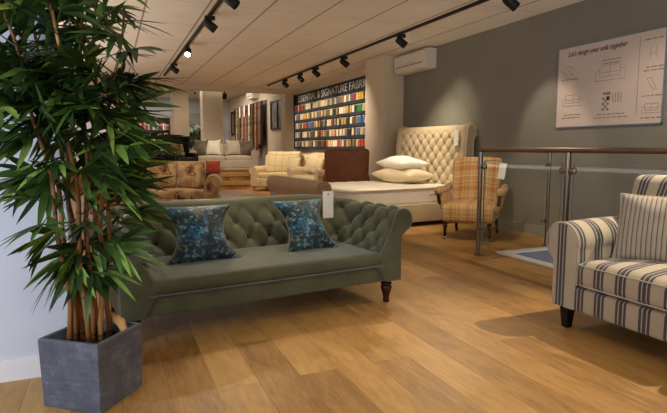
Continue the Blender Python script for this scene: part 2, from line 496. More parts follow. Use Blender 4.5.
# floor with the stairwell opening
OX0, OX1, OY0, OY1 = 3.97, 5.02, .7, 4.5
mb = MB()
def quad(mb, x0, y0, x1, y1, z, mi=0): mb.add([(x0, y0, z), (x1, y0, z), (x1, y1, z), (x0, y1, z)], [(0, 1, 2, 3)], mi)
quad(mb, -7, -5, OX0, 26, 0); quad(mb, OX0, -5, WX + .2, OY0, 0); quad(mb, OX0, OY1, WX + .2, 26, 0); quad(mb, OX1, OY0, WX + .2, OY1, 0)
struct(mb.build('floor', M['floor'], smooth=False, weld=False))
# stairwell lining + white surround
mb = MB(); zb = -1.6
mb.add([(OX0, OY0, 0), (OX1, OY0, 0), (OX1, OY1, 0), (OX0, OY1, 0), (OX0, OY0, zb), (OX1, OY0, zb), (OX1, OY1, zb), (OX0, OY1, zb)],
       [(0, 1, 5, 4), (1, 2, 6, 5), (2, 3, 7, 6), (3, 0, 4, 7), (4, 5, 6, 7)])
struct(mb.build('stairwell', M['shaft'], smooth=False, normals=False))
mb = MB(); w = .11
for x0, y0, x1, y1 in ((OX0 - w, OY0 - w, OX0, OY1 + w), (OX0, OY1, OX1 + .02, OY1 + w), (OX0, OY0 - w, OX1 + .02, OY0)):
    mb.box(((x0 + x1) / 2, (y0 + y1) / 2, .006), (x1 - x0, y1 - y0, .014))
struct(mb.build('trim_1', M['skirt'], smooth=False, weld=False))

def wall(name, x0, y0, x1, y1, z0, z1, mat):
    mb = MB(); mb.box(((x0 + x1) / 2, (y0 + y1) / 2, (z0 + z1) / 2), (x1 - x0, y1 - y0, z1 - z0))
    return struct(mb.build(name, mat, smooth=False))
wall('wall_right', WX, -5, WX + .2, 9.0, -.1, CZ + .1, M['taupe'])
wall('wall_right_far', WX, 9.0, WX + .2, 25.3, -.1, 3.45, M['cream_wall'])
wall('pillar', 4.74, 8.88, WX + .02, 9.68, -.02, CZ + .02, M['cream_wall'])
wall('pillar.001', 4.93, 15.55, WX + .02, 16.0, -.02, CZ + .02, M['cream_wall'])
wall('wall_back', -7, 25.1, WX + .2, 25.3, -.1, 3.45, M['white_wall'])
wall('wall_left', -4.5, 2.95, -.215, 3.10, -.02, CZ + .02, M['white_wall'])
wall('baseboard_left', -4.5, 2.932, -.212, 2.952, 0, .105, M['skirt'])
wall('baseboard_right', WX - .018, -5, WX + .01, 8.88, 0, .13, M['skirt_taupe'])
wall('baseboard_right_far', WX - .018, 9.68, WX + .01, 15.55, 0, .13, M['skirt'])
mb = MB(); mb.box((-.9, 5.15, CZ + .05), (12.3, 20.4, .1)); struct(mb.build('ceiling', M['ceiling'], smooth=False))
mb = MB(); mb.box((-.9, 20.45, 3.40), (12.3, 10.2, .1)); struct(mb.build('ceiling.001', M['ceiling_back'], smooth=False))
wall('beam', -7, 15.2, WX + .02, 15.55, CZ - .11, 3.40, M['cream_wall'])
# raised platform with one step
mb = MB(); mb.box((-.9, 20.2, .21), (12.2, 9.9, .42)); struct(mb.build('platform', M['floor'], smooth=False))
mb = MB(); mb.box((2.85, 14.98, .105), (1.7, .56, .21)); struct(mb.build('step', M['floor'], smooth=False))
mb = MB(); mb.box((2.85, 15.24, .37), (1.7, .04, .1)); mb.box((2.85, 14.69, .16), (1.7, .03, .1))
struct(mb.build('trim_2', M['light_wood'], smooth=False))
# free-standing back columns and the darker panel of wall between them
wall('pillar.002', 2.90, 18.2, 3.56, 18.8, .42, 3.37, M['cream_wall'])
wall('pillar.003', 1.93, 18.2, 2.44, 18.7, .42, 3.37, M['cream_wall'])
wall('wall_partition', 1.7, 23.6, 4.15, 23.75, .42, 2.62, M['grey_wall'])

# ================================================================== GREEN CHESTERFIELD SOFA
def chesterfield():
    S = thing('chesterfield_sofa', 'grey-green velvet buttoned chesterfield sofa with rolled arms and turned wooden legs', 'sofa', (.979, 3.26, 0), R(7.5))
    hw = .78; yb = .665; rc = .16
    # plan path along the inside of right arm, back, left arm (x, y, outward normal)
    path = []
    step = .0125
    def line(p, q, nx, ny):
        n = int(hypot(q[0] - p[0], q[1] - p[1]) / step)
        for i in range(n): path.append((p[0] + (q[0] - p[0]) * i / n, p[1] + (q[1] - p[1]) * i / n, nx, ny))
    def corner(cx, cy, a0, a1):
        n = 18
        for i in range(n): a = R(a0 + (a1 - a0) * i / n); path.append((cx + rc * cos(a), cy + rc * sin(a), cos(a), sin(a)))
    line((hw, .0), (hw, yb - rc), 1, 0); i1 = len(path) + 9
    corner(hw - rc, yb - rc, 0, 90)
    line((hw - rc, yb), (-hw + rc, yb), 0, 1); i2 = len(path) + 9
    corner(-hw + rc, yb - rc, 90, 180); line((-hw, yb - rc), (-hw, .0), -1, 0); path.append((-hw, .0, -1, 0))
    prof = [(-.02, .30), (.012, .38), (.062, .48), (.112, .57)] + arc(.213, .618, .082, 155, -62, 22) + [(.200, .51), (.195, .42), (.195, .175)]
    pr, pl = resample(prof, .0125)
    nrm = []
    for i in range(len(pr)):
        a = pr[max(i - 1, 0)]; b = pr[min(i + 1, len(pr) - 1)]
        tx, tz = b[0] - a[0], b[1] - a[1]; L = hypot(tx, tz) or 1; nrm.append((-tz / L, tx / L))
    tmax = .56; troll = .36
    s = [0]
    for a, b in zip(path[:-1], path[1:]): s.append(s[-1] + hypot(a[0] - b[0], a[1] - b[1]) + .012 * abs(a[2] - b[2]) + .012 * abs(a[3] - b[3]))
    tot = s[-1]; nP = round(tot / .172); P = tot / nP * 1.0; Q = .215
    def pt(i, j):
        x, y, nx, ny = path[i]; d, z = pr[j]; t = pl[j]
        bkk = min(1, max(0, ny)) ** 2; amp = .038 - .002 * bkk; tm = tmax - .17 * bkk
        e = min(s[i], tot - s[i])
        amp *= min(1, max(0, (e - .0) / .05)); amp *= min(1, t / .05 + .15)
        amp *= max(0, min(1, (tm - t) / .10))
        h = tuft(s[i] - tot / 2, t - .055, P, Q) * amp - amp * .35
        dd = d + nrm[j][0] * h; zz = z + nrm[j][1] * h
        bk = min(1, max(0, ny)) ** 2
        zz += .05 * bk * min(1, max(0, t / troll)) * min(1, max(0, (z - .175) / .3)); dd += .09 * bk * min(1, max(0, t / troll))
        return (x + nx * dd, y + ny * dd, zz)
    def strip(i0, i1):
        mb = MB(); cols = list(range(i0, i1 + 1)); nv = len(pr)
        vs = [pt(i, j) for i in cols for j in range(nv)]
        fs = [(a * nv + b, (a + 1) * nv + b, (a + 1) * nv + b + 1, a * nv + b + 1) for a in range(len(cols) - 1) for b in range(nv - 1)]
        mb.add(vs, fs)
        return mb
    buttons = []
    import itertools
    for a in range(-40, 41):
        for b in range(-10, 11):
            # button where a,b both integers: u/P+v/Q=a ; u/P-v/Q=b
            u = (a + b) / 2 * P + tot / 2; v = (a - b) / 2 * Q + .055
            if .06 < u < tot - .06 and .02 < v < tmax - .30:
                i = min(range(len(s)), key=lambda k: abs(s[k] - u)); j = min(range(len(pl)), key=lambda k: abs(pl[k] - v))
                buttons.append((i, j))
    btn = None
    for (a, b, nm) in ((0, i1, 'arm'), (i1, i2, 'backrest'), (i2, len(path) - 1, 'arm')):
        mb = strip(a, b)
        o = mb.build(nm, M['velvet'], S, angle=180, normals=False)
        for i, j in buttons:
            if a <= i < b:
                p = V(pt(i, j)); x, y, nx, ny = path[i]
                nn = V((nx * nrm[j][0], ny * nrm[j][0], nrm[j][1])).normalized()
                if btn is None:
                    bb = MB(); bb.lathe([(0, 0), (.018, 0), (.015, .005), (.005, .008)], (0, 0, 0), 8); bo = bb.build('button', M['button'], o); btn = bo.data
                else:
                    bo = bpy.data.objects.new('button', btn); COL.objects.link(bo); bo.parent = o
                bo.location = p + nn * .002; bo.rotation_mode = 'QUATERNION'; bo.rotation_quaternion = V((0, 0, 1)).rotation_difference(nn)
        if nm == 'arm':
            sg = 1 if a == 0 else -1
            # front scroll panel, gently domed, with piping round it
            out = [(sg * (hw + d), z) for d, z in pr] + [(sg * (hw + .06), .175)]
            fp = MB(); n = len(out)
            c = (sg * (hw + .15), .45)
            vs = [(x, -.012, z) for x, z in out] + [(c[0] + (x - c[0]) * .86, -.026, z if z < .2 else c[1] + (z - c[1]) * .95) for x, z in out]
            fs = [(k, (k + 1) % n, n + (k + 1) % n, n + k) for k in range(n)] + [tuple(range(n, 2 * n))]
            fp.add(vs, fs); fp.build('arm_front_panel', M['velvet'], o, angle=50)
            pp = MB(); pp.tube([(x, -.016, z) for x, z in out[:-1]], .0065, 6); pp.build('piping', M['velvet_piping'], o)
    # underside closing wall behind / outer is part of the swept shell. base rail:
    mb = MB(); mb.rbox((0, .445, .235), (1.94, .90, .125), .014, 3, 3); mb.build('base', M['velvet'], S)
    def crown(p):
        x, y, z = p
        if z > 0: z += .014 * (1 - (x / .87) ** 2) * (1 - (y / .40) ** 2)
        return (x, y, z)
    mb = MB(); mb.rbox((0, .335, .34), (1.66, .73, .095), .042, 6, 14, fn=crown); seat = mb.build('seat', M['velvet'], S, angle=180)
    mb = MB(); mb.tube([(-.83, -.022, .297), (-.4, -.026, .297), (.4, -.026, .297), (.83, -.022, .297)], .006, 6); mb.build('piping', M['velvet_piping'], seat)
    prof = [(.018, 0), (.021, .006), (.019, .03), (.022, .05), (.030, .085), (.036, .112), (.034, .122), (.026, .13), (.036, .138), (.036, .146), (.030, .15), (.034, .162), (.034, .175)]
    for x in (-.90, .90):
        for y in (.055, .83):
            mb = MB(); mb.lathe([(r_ * 1.2, z_) for r_, z_ in prof], (x, y, 0), 18); mb.build('leg', M['dark_wood'], S)
    return S
chesterfield()

throw_pillow('throw_pillow', 'teal snakeskin-print cushion nearest the bamboo plant on the green sofa', (.545, 3.66, .565), (R(-36), 0, R(3)),
             .52, .44, .17, M['snake'], M['snake_pipe'], .40, .0, 'teal printed cushions on the green sofa', .01, .05)
throw_pillow('throw_pillow', 'teal snakeskin-print cushion nearest the white price card on the green sofa', (1.335, 3.755, .567), (R(-36), 0, R(9)),
             .45, .44, .17, M['snake'], M['snake_pipe'], .36, .0, 'teal printed cushions on the green sofa', .01, .05)
# price card hung over the back of the sofa
t = thing('price_card', 'white price card hanging on the back of the green sofa', 'tag', (1.625, 4.00, .685), R(10))
mb = MB(); mb.box((0, 0, 0), (.10, .004, .22)); mb.build('card', M['card'], t)
mb = MB(); mb.tube([(.0, 0, .105), (.01, .08, .125), (.02, .20, .11)], .0025, 5); mb.build('string', M['snake_pipe'], t)
mb = MB(); mb.box((0, -.0025, .085), (.012, .002, .012)); mb.build('printed_mark', M['ink'], t)

# ================================================================== POTTED BAMBOO
def bamboo():
    B = thing('potted_bamboo', 'tall leafy bamboo palm in a square slate-grey planter', 'plant', (-.114, 2.605, 0), R(52))
    # planter: square box with open top
    mb = MB(); h = .315; o_ = .155; i_ = .136
    def ring(r, z): return [(-r, -r, z), (r, -r, z), (r, r, z), (-r, r, z)]
    rings = [ring(o_ * .94, 0), ring(o_ * .955, .004), ring(o_, h - .006), ring(o_ - .004, h), ring(i_ + .003, h), ring(i_, h - .005), ring(i_ - .01, .20)]
    vs = [p for r in rings for p in r]; fs = [(0, 3, 2, 1)]
    for k in range(len(rings) - 1):
        for q in range(4):
            fs.append((k * 4 + q, k * 4 + (q + 1) % 4, k * 4 + 4 + (q + 1) % 4, k * 4 + 4 + q))
    mb.add(vs, fs); mb.build('planter', M['pot'], B, smooth=False)
    mb = MB(); mb.grid(14, 14, lambda a, b: ((a - .5) * .268, (b - .5) * .268, .265 + .014 * noise.noise(V((a * 7, b * 7, 0))))); mb.build('soil', M['soil'], B, angle=180)
    # curl of dry bark resting at the rim, part of the plant dressing
    mb = MB()
    mb.tube([(.06, -.13, .30), (.085, -.09, .335), (.10, -.04, .345), (.115, .01, .325)], [.014, .022, .02, .008], 8); mb.build('bark_curl', M['light_wood'], B)
    inv = Matrix.Rotation(-R(52), 3, 'Z'); org = V((-.114, 2.605, 0))
    def toL(p): return inv @ (V(p) - org)
    rg = random.Random(21)
    def leaf(mb, base, d, L, W, up, mi):
        d = d.normalized(); side = d.cross(up)
        side = side.normalized() if side.length > 1e-6 else d.orthogonal().normalized()
        nrm = side.cross(d).normalized()
        droop = rg.uniform(.0, .30) * L
        st = ((0, .10), (.10, .50), (.30, 1.), (.58, .90), (.82, .50), (1., .0))
        vs = []
        for f, ww in st:
            c = base + d * (L * f) + V((0, 0, -droop * f * f))
            for k in (-1, 0, 1):
                p = c + side * (W / 2 * ww * k) + nrm * (.10 * W * abs(k) * ww)
                # the wall stands close behind: leaves lie against it
                if p.y > 2.86 and p.x < -.1: p.y = 2.86 + .06 * (1 - math.exp(-(p.y - 2.86) / .1))
                vs.append(toL(p))
        fs = []
        for i in range(len(st) - 1):
            for k in (0, 1): fs.append((i * 3 + k, i * 3 + k + 1, i * 3 + 4 + k, i * 3 + 3 + k))
        mb.add(vs, fs, mi)
    def fan(mb, tip, D, n, L, shade):
        D = D.normalized(); hz = V((0, 0, 1)).cross(D)
        hz = hz.normalized() if hz.length > 1e-4 else V((1, 0, 0))
        roll = rg.uniform(-1.1, 1.1); up = D.cross(hz)
        P = hz * cos(roll) + up * sin(roll)
        nm = D.cross(P).normalized()
        if nm.z < 0: nm = -nm
        spread = R(rg.uniform(95, 140))
        for k in range(n):
            a = (k / (n - 1) - .5) * spread + rg.uniform(-.12, .12)
            d = D * cos(a) + P * sin(a) + V((0, 0, rg.uniform(-.14, .10)))
            q = rg.random() + shade
            mi = 0 if q < .54 else (1 if q < .95 else 2)
            leaf(mb, tip - D * rg.uniform(0, .09), d, L * rg.uniform(.8, 1.15) * (1 - .22 * abs(a)), rg.uniform(.025, .037), nm, mi)
    canes = [(-.06, .03, -.30, .04, 2.05), (-.01, -.04, -.12, -.10, 2.1), (.03, .03, .09, .10, 1.95), (-.03, .06, -.20, .12, 1.9), (.055, -.015, .17, -.08, 1.75),
             (-.075, -.02, -.22, -.16, 1.8), (.015, .0, .02, .02, 2.15), (.075, .03, .14, -.12, 1.55), (-.04, .05, -.06, .06, 1.5)]
    for ci, (cx, cy, lx, ly, H) in enumerate(canes):
        pts = []
        for k in range(15):
            f = k / 14; zc = .25 + (H - .25) * f
            pts.append(V((-.125 + cx + lx * f * f * .9 + .010 * sin(k * 1.3 + ci), 2.62 + cy + ly * f * f * .7 + .010 * cos(k * 1.1 + ci * 2), zc)))
        mb = MB(); mb.tube([toL(p) for p in pts], [.0135 - .0085 * k / 14 for k in range(15)], 8)
        cane = mb.build('cane', M['cane'], B, angle=180)
        lf = MB(); tw = []
        nb = 25
        for k in range(nb):
            f = .20 + .80 * (k + rg.random() * .6) / nb
            zz = .25 + (H - .25) * f
            if zz < .95 and rg.random() < .15: continue
            x = f * 14; i = min(13, int(x)); base = pts[i].lerp(pts[i + 1], x - i)
            a = 2.4 * k + ci * 1.1 + rg.uniform(-.5, .5)
            if k % 3 == 0 or (zz > 1.2 and k % 2): a = -1.95 + rg.uniform(-1.0, 1.0)
            reach = (rg.uniform(.14, .38) if k % 3 else rg.uniform(.05, .14)) * (.55 if zz < .75 else (.8 if zz < 1.0 else 1))
            if zz < 1.15 and cos(a) < .15 and rg.random() < .74: continue
            if zz > 1.7: reach *= .62
            if cos(a) > .2: reach *= .8 if zz > 1.2 else 1.25
            D = V((cos(a) * 1.1, sin(a) * .75, rg.uniform(.0, .55) + (.25 if zz > 1.5 else 0)))
            tip = base + D.normalized() * reach
            lim = .06 if zz < 1.0 else .10
            if tip.x > lim: tip.x = lim + (tip.x - lim) * .2
            mid = base.lerp(tip, .5) + V((0, 0, .03))
            if tip.y > 2.82 and tip.x < .1: tip.y = 2.82; mid.y = min(mid.y, 2.80)
            tw.append(([toL(base), toL(mid), toL(tip)], [.004, .003, .002]))
            dd = (tip - mid).normalized(); dd.z = dd.z * .6 + rg.uniform(-.22, .22)
            light = -.12 if zz > 1.75 else (.02 if zz > 1.2 else .10)
            fan(lf, tip, dd, rg.randint(7, 9), rg.uniform(.20, .27), light)
            if reach > .2: fan(lf, mid, dd + V((rg.uniform(-.4, .4), rg.uniform(-.3, .1), .05)), rg.randint(4, 6), rg.uniform(.16, .22), light)
        fo = lf.build('foliage', [M['leaf_dark'], M['leaf_mid'], M['leaf_light']], cane, angle=60, weld=False, normals=False)
        for pts_, rr in tw:
            st = MB(); st.tube(pts_, rr, 5); st.build('twig', M['leaf_mid'], cane)
    return B
bamboo()

# ================================================================== NAVY STRIPED SOFA (faces -X; local frame: front -x, far arm at +y)
def striped_sofa():
    S = thing('striped_sofa', 'cream sofa with navy triple stripes and black tapered feet, cut off by the right edge', 'sofa', (2.625, 1.715, 0), 0)
    y1 = .85                                                   # outer face of the arms (both sides of y = 0)
    prof = [(0, .145), (0, .40), (.0, .50)]
    # arm profile (e = distance outward from the inner face)
    pr = [(-.005, .30), (-.005, .47)] + arc(.122, .552, .128, 195, -62, 26) + [(.182, .42), (.178, .145)]
    pr, pl = resample(pr, .014)
    for sg in (1, -1):
        inner = .665
        mb = MB(); L = .86; nx = 20
        vs = [];
        for i in range(nx + 1):
            f = i / nx; x = L * f
            for e, z in pr:
                rr = 0 if i else 0
                vs.append((x + .0, sg * (inner + e), z + (.015 * sin(f * pi) if z > .5 else 0)))
        nv = len(pr)
        fs = [(a * nv + b, (a + 1) * nv + b, (a + 1) * nv + b + 1, a * nv + b + 1) for a in range(nx) for b in range(nv - 1)]
        mb.add(vs, fs)
        arm = mb.build('arm', M['strX'], S, angle=180)
        out = [(sg * (inner + e), z) for e, z in pr] + [(sg * inner, .145)]
        c = (sg * (inner + .1), .45); n = len(out)
        fp = MB()
        vs = [(0, y, z) for y, z in out] + [(-.016, c[0] + (y - c[0]) * .86, z if z < .2 else c[1] + (z - c[1]) * .95) for y, z in out]
        fp.add(vs, [(k, (k + 1) % n, n + (k + 1) % n, n + k) for k in range(n)] + [tuple(range(n, 2 * n))])
        fp.build('arm_front_panel', M['strA'], arm, angle=50)
        pp = MB(); pp.tube([(-.003, y, z) for y, z in out[:-1]], .0055, 6); pp.build('piping', M['strPipe'], arm)
    mb = MB(); mb.rbox((.43, 0, .215), (.88, 1.36, .15), .02, 3, 3); mb.build('base', M['strA'], S)
    mb = MB()
    mb.rbox((.80, 0, .50), (.16, 1.66, .72), .06, 5, 4, fn=lambda p: (p[0] + .10 * (p[2] + .36), p[1], p[2] + .0)); mb.build('back_frame', M['strA'], S, angle=180)
    for sg in (1, -1):
        def puff(p):
            x, y, z = p
            if z > 0: z += .035 * (1 - (x / .36) ** 2) * (1 - (y / .34) ** 2)
            return (x, y, z)
        mb = MB(); mb.rbox((.315, sg * .333, .375), (.68, .655, .165), .055, 6, 10, fn=puff)
        sc = mb.build('seat_cushion', M['strA'], S, angle=180)
        # piping along the top and bottom seams of the cushion front
        for zz in (.315, .437):
            pp = MB(); y0, y1_ = sg * .333 - .32, sg * .333 + .32
            pp.tube([(.30, y0 - .006, zz), (.03, y0 - .002, zz), (-.015, y0 + .02, zz), (-.022, y0 + .06, zz), (-.022, y1_ - .06, zz), (-.015, y1_ - .02, zz), (.03, y1_ + .002, zz), (.30, y1_ + .006, zz)], .004, 6)
            pp.build('piping', M['strPipe'], sc)
        def bp(p):
            x, y, z = p
            x -= .05 * (1 - (y / .34) ** 2) * (1 - (z / .27) ** 2)
            return (x + .24 * z, y, z)
        mb = MB(); mb.rbox((.555, sg * .37, .715), (.19, .73, .52), .05, 6, 10, fn=bp); mb.build('back_cushion', M['strA'], S, angle=180)
    for x in (.05, .82):
        for y in (-.77, .77):
            mb = MB()
            a, b = .034, .021
            vs = [(x - b, y - b, 0), (x + b, y - b, 0), (x + b, y + b, 0), (x - b, y + b, 0), (x - a, y - a, .15), (x + a, y - a, .15), (x + a, y + a, .15), (x - a, y + a, .15)]
            mb.add(vs, [(3, 2, 1, 0), (4, 5, 6, 7), (0, 1, 5, 4), (1, 2, 6, 5), (2, 3, 7, 6), (3, 0, 4, 7)]); mb.build('leg', M['black_wood'], S, smooth=False)
striped_sofa()
throw_pillow('throw_pillow', 'grey ticking-striped cushion leaning in the corner of the navy striped sofa', (2.985, 2.135, .665), (R(-20), 0, R(-62)),
             .44, .42, .16, M['strP'], M['strPipe'], .07, .0, None, .012)

# ================================================================== GLASS BALUSTRADE
def balustrade():
    T = thing('glass_balustrade', 'glass balustrade with bronzed posts and round handrail around the stairwell', 'railing', (3.6, 4.58, 0))
    P = [(0, 0), (0, -1.165), (0, -2.26), (0, -3.39), (.0, -4.5)]; back = (1.07, .12)
    HZ = 1.118
    def post(p, r):
        mb = MB(); mb.lathe([(r, .0), (r, HZ - .012)], (p[0], p[1], 0), 16); o = mb.build('post', M['steel'], T)
        mb = MB(); mb.lathe([(.052, 0), (.052, .008), (.03, .014), (r + .004, .016)], (p[0], p[1], 0), 18); mb.build('floor_flange', M['steel'], o)
        return o
    def clamp(o, p, d, z):
        mb = MB(); c = V((p[0], p[1], z)) + V((d[0], d[1], 0)) * .05
        Mx = Matrix.Rotation(atan2(d[1], d[0]), 3, 'Z'); mb.rbox(c, (.075, .036, .055), .016, 3, 1, M=Mx); mb.build('glass_clamp', M['steel'], o)
    posts = [post(p, .0245) for p in P]; pb = post(back, .02)
    mb = MB(); mb.tube([(0, .02, HZ + .008), (0, -4.6, HZ + .008)], .0235, 14); mb.build('handrail', M['rail'], T)
    mb = MB(); mb.tube([(0, 0, HZ + .008), (back[0] + .05, back[1] + .008, HZ + .008), (back[0] + .09, back[1] + .012, HZ + .012)], .021, 14); mb.build('handrail', M['rail'], T)
    def pane(a, b):
        a = V((a[0], a[1], 0)); b = V((b[0], b[1], 0)); d = (b - a).normalized(); a = a + d * .065; b = b - d * .065
        n = V((-d.y, d.x, 0)) * .005
        mb = MB(); z0, z1 = .09, 1.015
        mb.add([a.to_tuple()[:2] + (z0,), b.to_tuple()[:2] + (z0,), b.to_tuple()[:2] + (z1,), a.to_tuple()[:2] + (z1,)], [(0, 1, 2, 3)])
        g = mb.build('glass_panel', M['glass'], T, smooth=False, normals=False)
        mb = MB()
        mb.box(((a + b) / 2).to_tuple()[:2] + (z1,), ((b - a).length, .009, .005), atan2(d.y, d.x))
        for q in (a, b): mb.box((q.x, q.y, (z0 + z1) / 2), (.004, .009, z1 - z0), atan2(d.y, d.x))
        mb.build('pane_edge', M['glass_edge'], g, smooth=False)
        return d
    for i in range(4):
        pane(P[i], P[i + 1])
        for z in (.30, .95):
            clamp(posts[i], P[i], (0, -1), z); clamp(posts[i + 1], P[i + 1], (0, 1), z)
    d = pane(P[0], back)
    for z in (.30, .95):
        clamp(posts[0], P[0], (d.x, d.y), z); clamp(pb, back, (-d.x, -d.y), z)
balustrade()

# ================================================================== PLAID ARMCHAIR (front = local -y)
def plaid_chair():
    S = thing('plaid_armchair', 'orange and cream plaid armchair with open scroll arms beside the bed', 'armchair', (4.27, 5.58, 0), R(-47))
    def puff(p):
        x, y, z = p
        if z > 0: z += .04 * (1 - (x / .34) ** 2) * (1 - (y / .36) ** 2)
        return (x, y, z)
    mb = MB(); mb.rbox((0, -.05, .33), (.64, .66, .22), .055, 5, 8, fn=puff); mb.build('seat', M['plaid'], S, angle=180)
    def lean(p):
        x, y, z = p
        return (x * (1 + .10 * (z + .32)), y + .22 * (z + .32) + .03 * (x / .3) ** 2 * -1, z + (.015 * (1 - (x / .3) ** 2) if z > 0 else 0))
    mb = MB(); mb.rbox((0, .24, .69), (.60, .15, .64), .055, 5, 10, fn=lean); mb.build('backrest', M['plaid'], S, angle=180)
    for sg in (-1, 1):
        mb = MB()
        prof = [(0, 0)] 
        def am(p):
            x, y, z = p
            return (x + sg * (.03 * (z / .14) + .02 * (-y)), y, z - .10 * (y + .25) * 0)
        mb.rbox((sg * .335, -.02, .47), (.085, .46, .27), .04, 4, 6, fn=am)
        mb.tube([(sg * .365, .30, .635), (sg * .367, .1, .60), (sg * .372, -.1, .595), (sg * .38, -.22, .60), (sg * .38, -.275, .585)], [.045, .052, .058, .06, .05], 14)
        arm = mb.build('arm', M['plaid'], S, angle=180)
        mb = MB(); mb.tube([(sg * .375, -.285, .56), (sg * .37, -.275, .50), (sg * .36, -.255, .44)], [.02, .022, .02], 10); mb.build('arm_front', M['dark_wood'], arm)
    for x in (-.27, .27):
        mb = MB(); mb.lathe([(.014, .04), (.014, .05), (.019, .06), (.022, .14), (.03, .18), (.022, .19), (.03, .2), (.03, .235)], (x, -.33, 0), 14)
        l = mb.build('leg', M['dark_wood'], S)
        mb = MB(); mb.lathe([(.02, -.01), (.022, 0), (.02, .01)], (x, -.33, .021), 14, M=Matrix.Rotation(R(90), 3, 'Y')); mb.build('caster', M['steel'], l)
        mb = MB(); mb.tube([(x, .30, .235), (x, .36, .12), (x, .42, 0)], [.026, .022, .018], 8); mb.build('leg', M['dark_wood'], S)
plaid_chair()
t = thing('hang_tag', 'white swing tag hanging from the top of the plaid armchair', 'tag', (4.525, 5.33, .855), R(-40))
mb = MB(); mb.box((0, 0, 0), (.085, .004, .20), M=Matrix.Rotation(R(8), 3, 'Y')); mb.build('card', M['card'], t)
mb = MB(); mb.tube([(.013, 0, .098), (-.02, .03, .14), (-.05, .08, .15)], .0025, 5); mb.build('string', M['snake_pipe'], t)

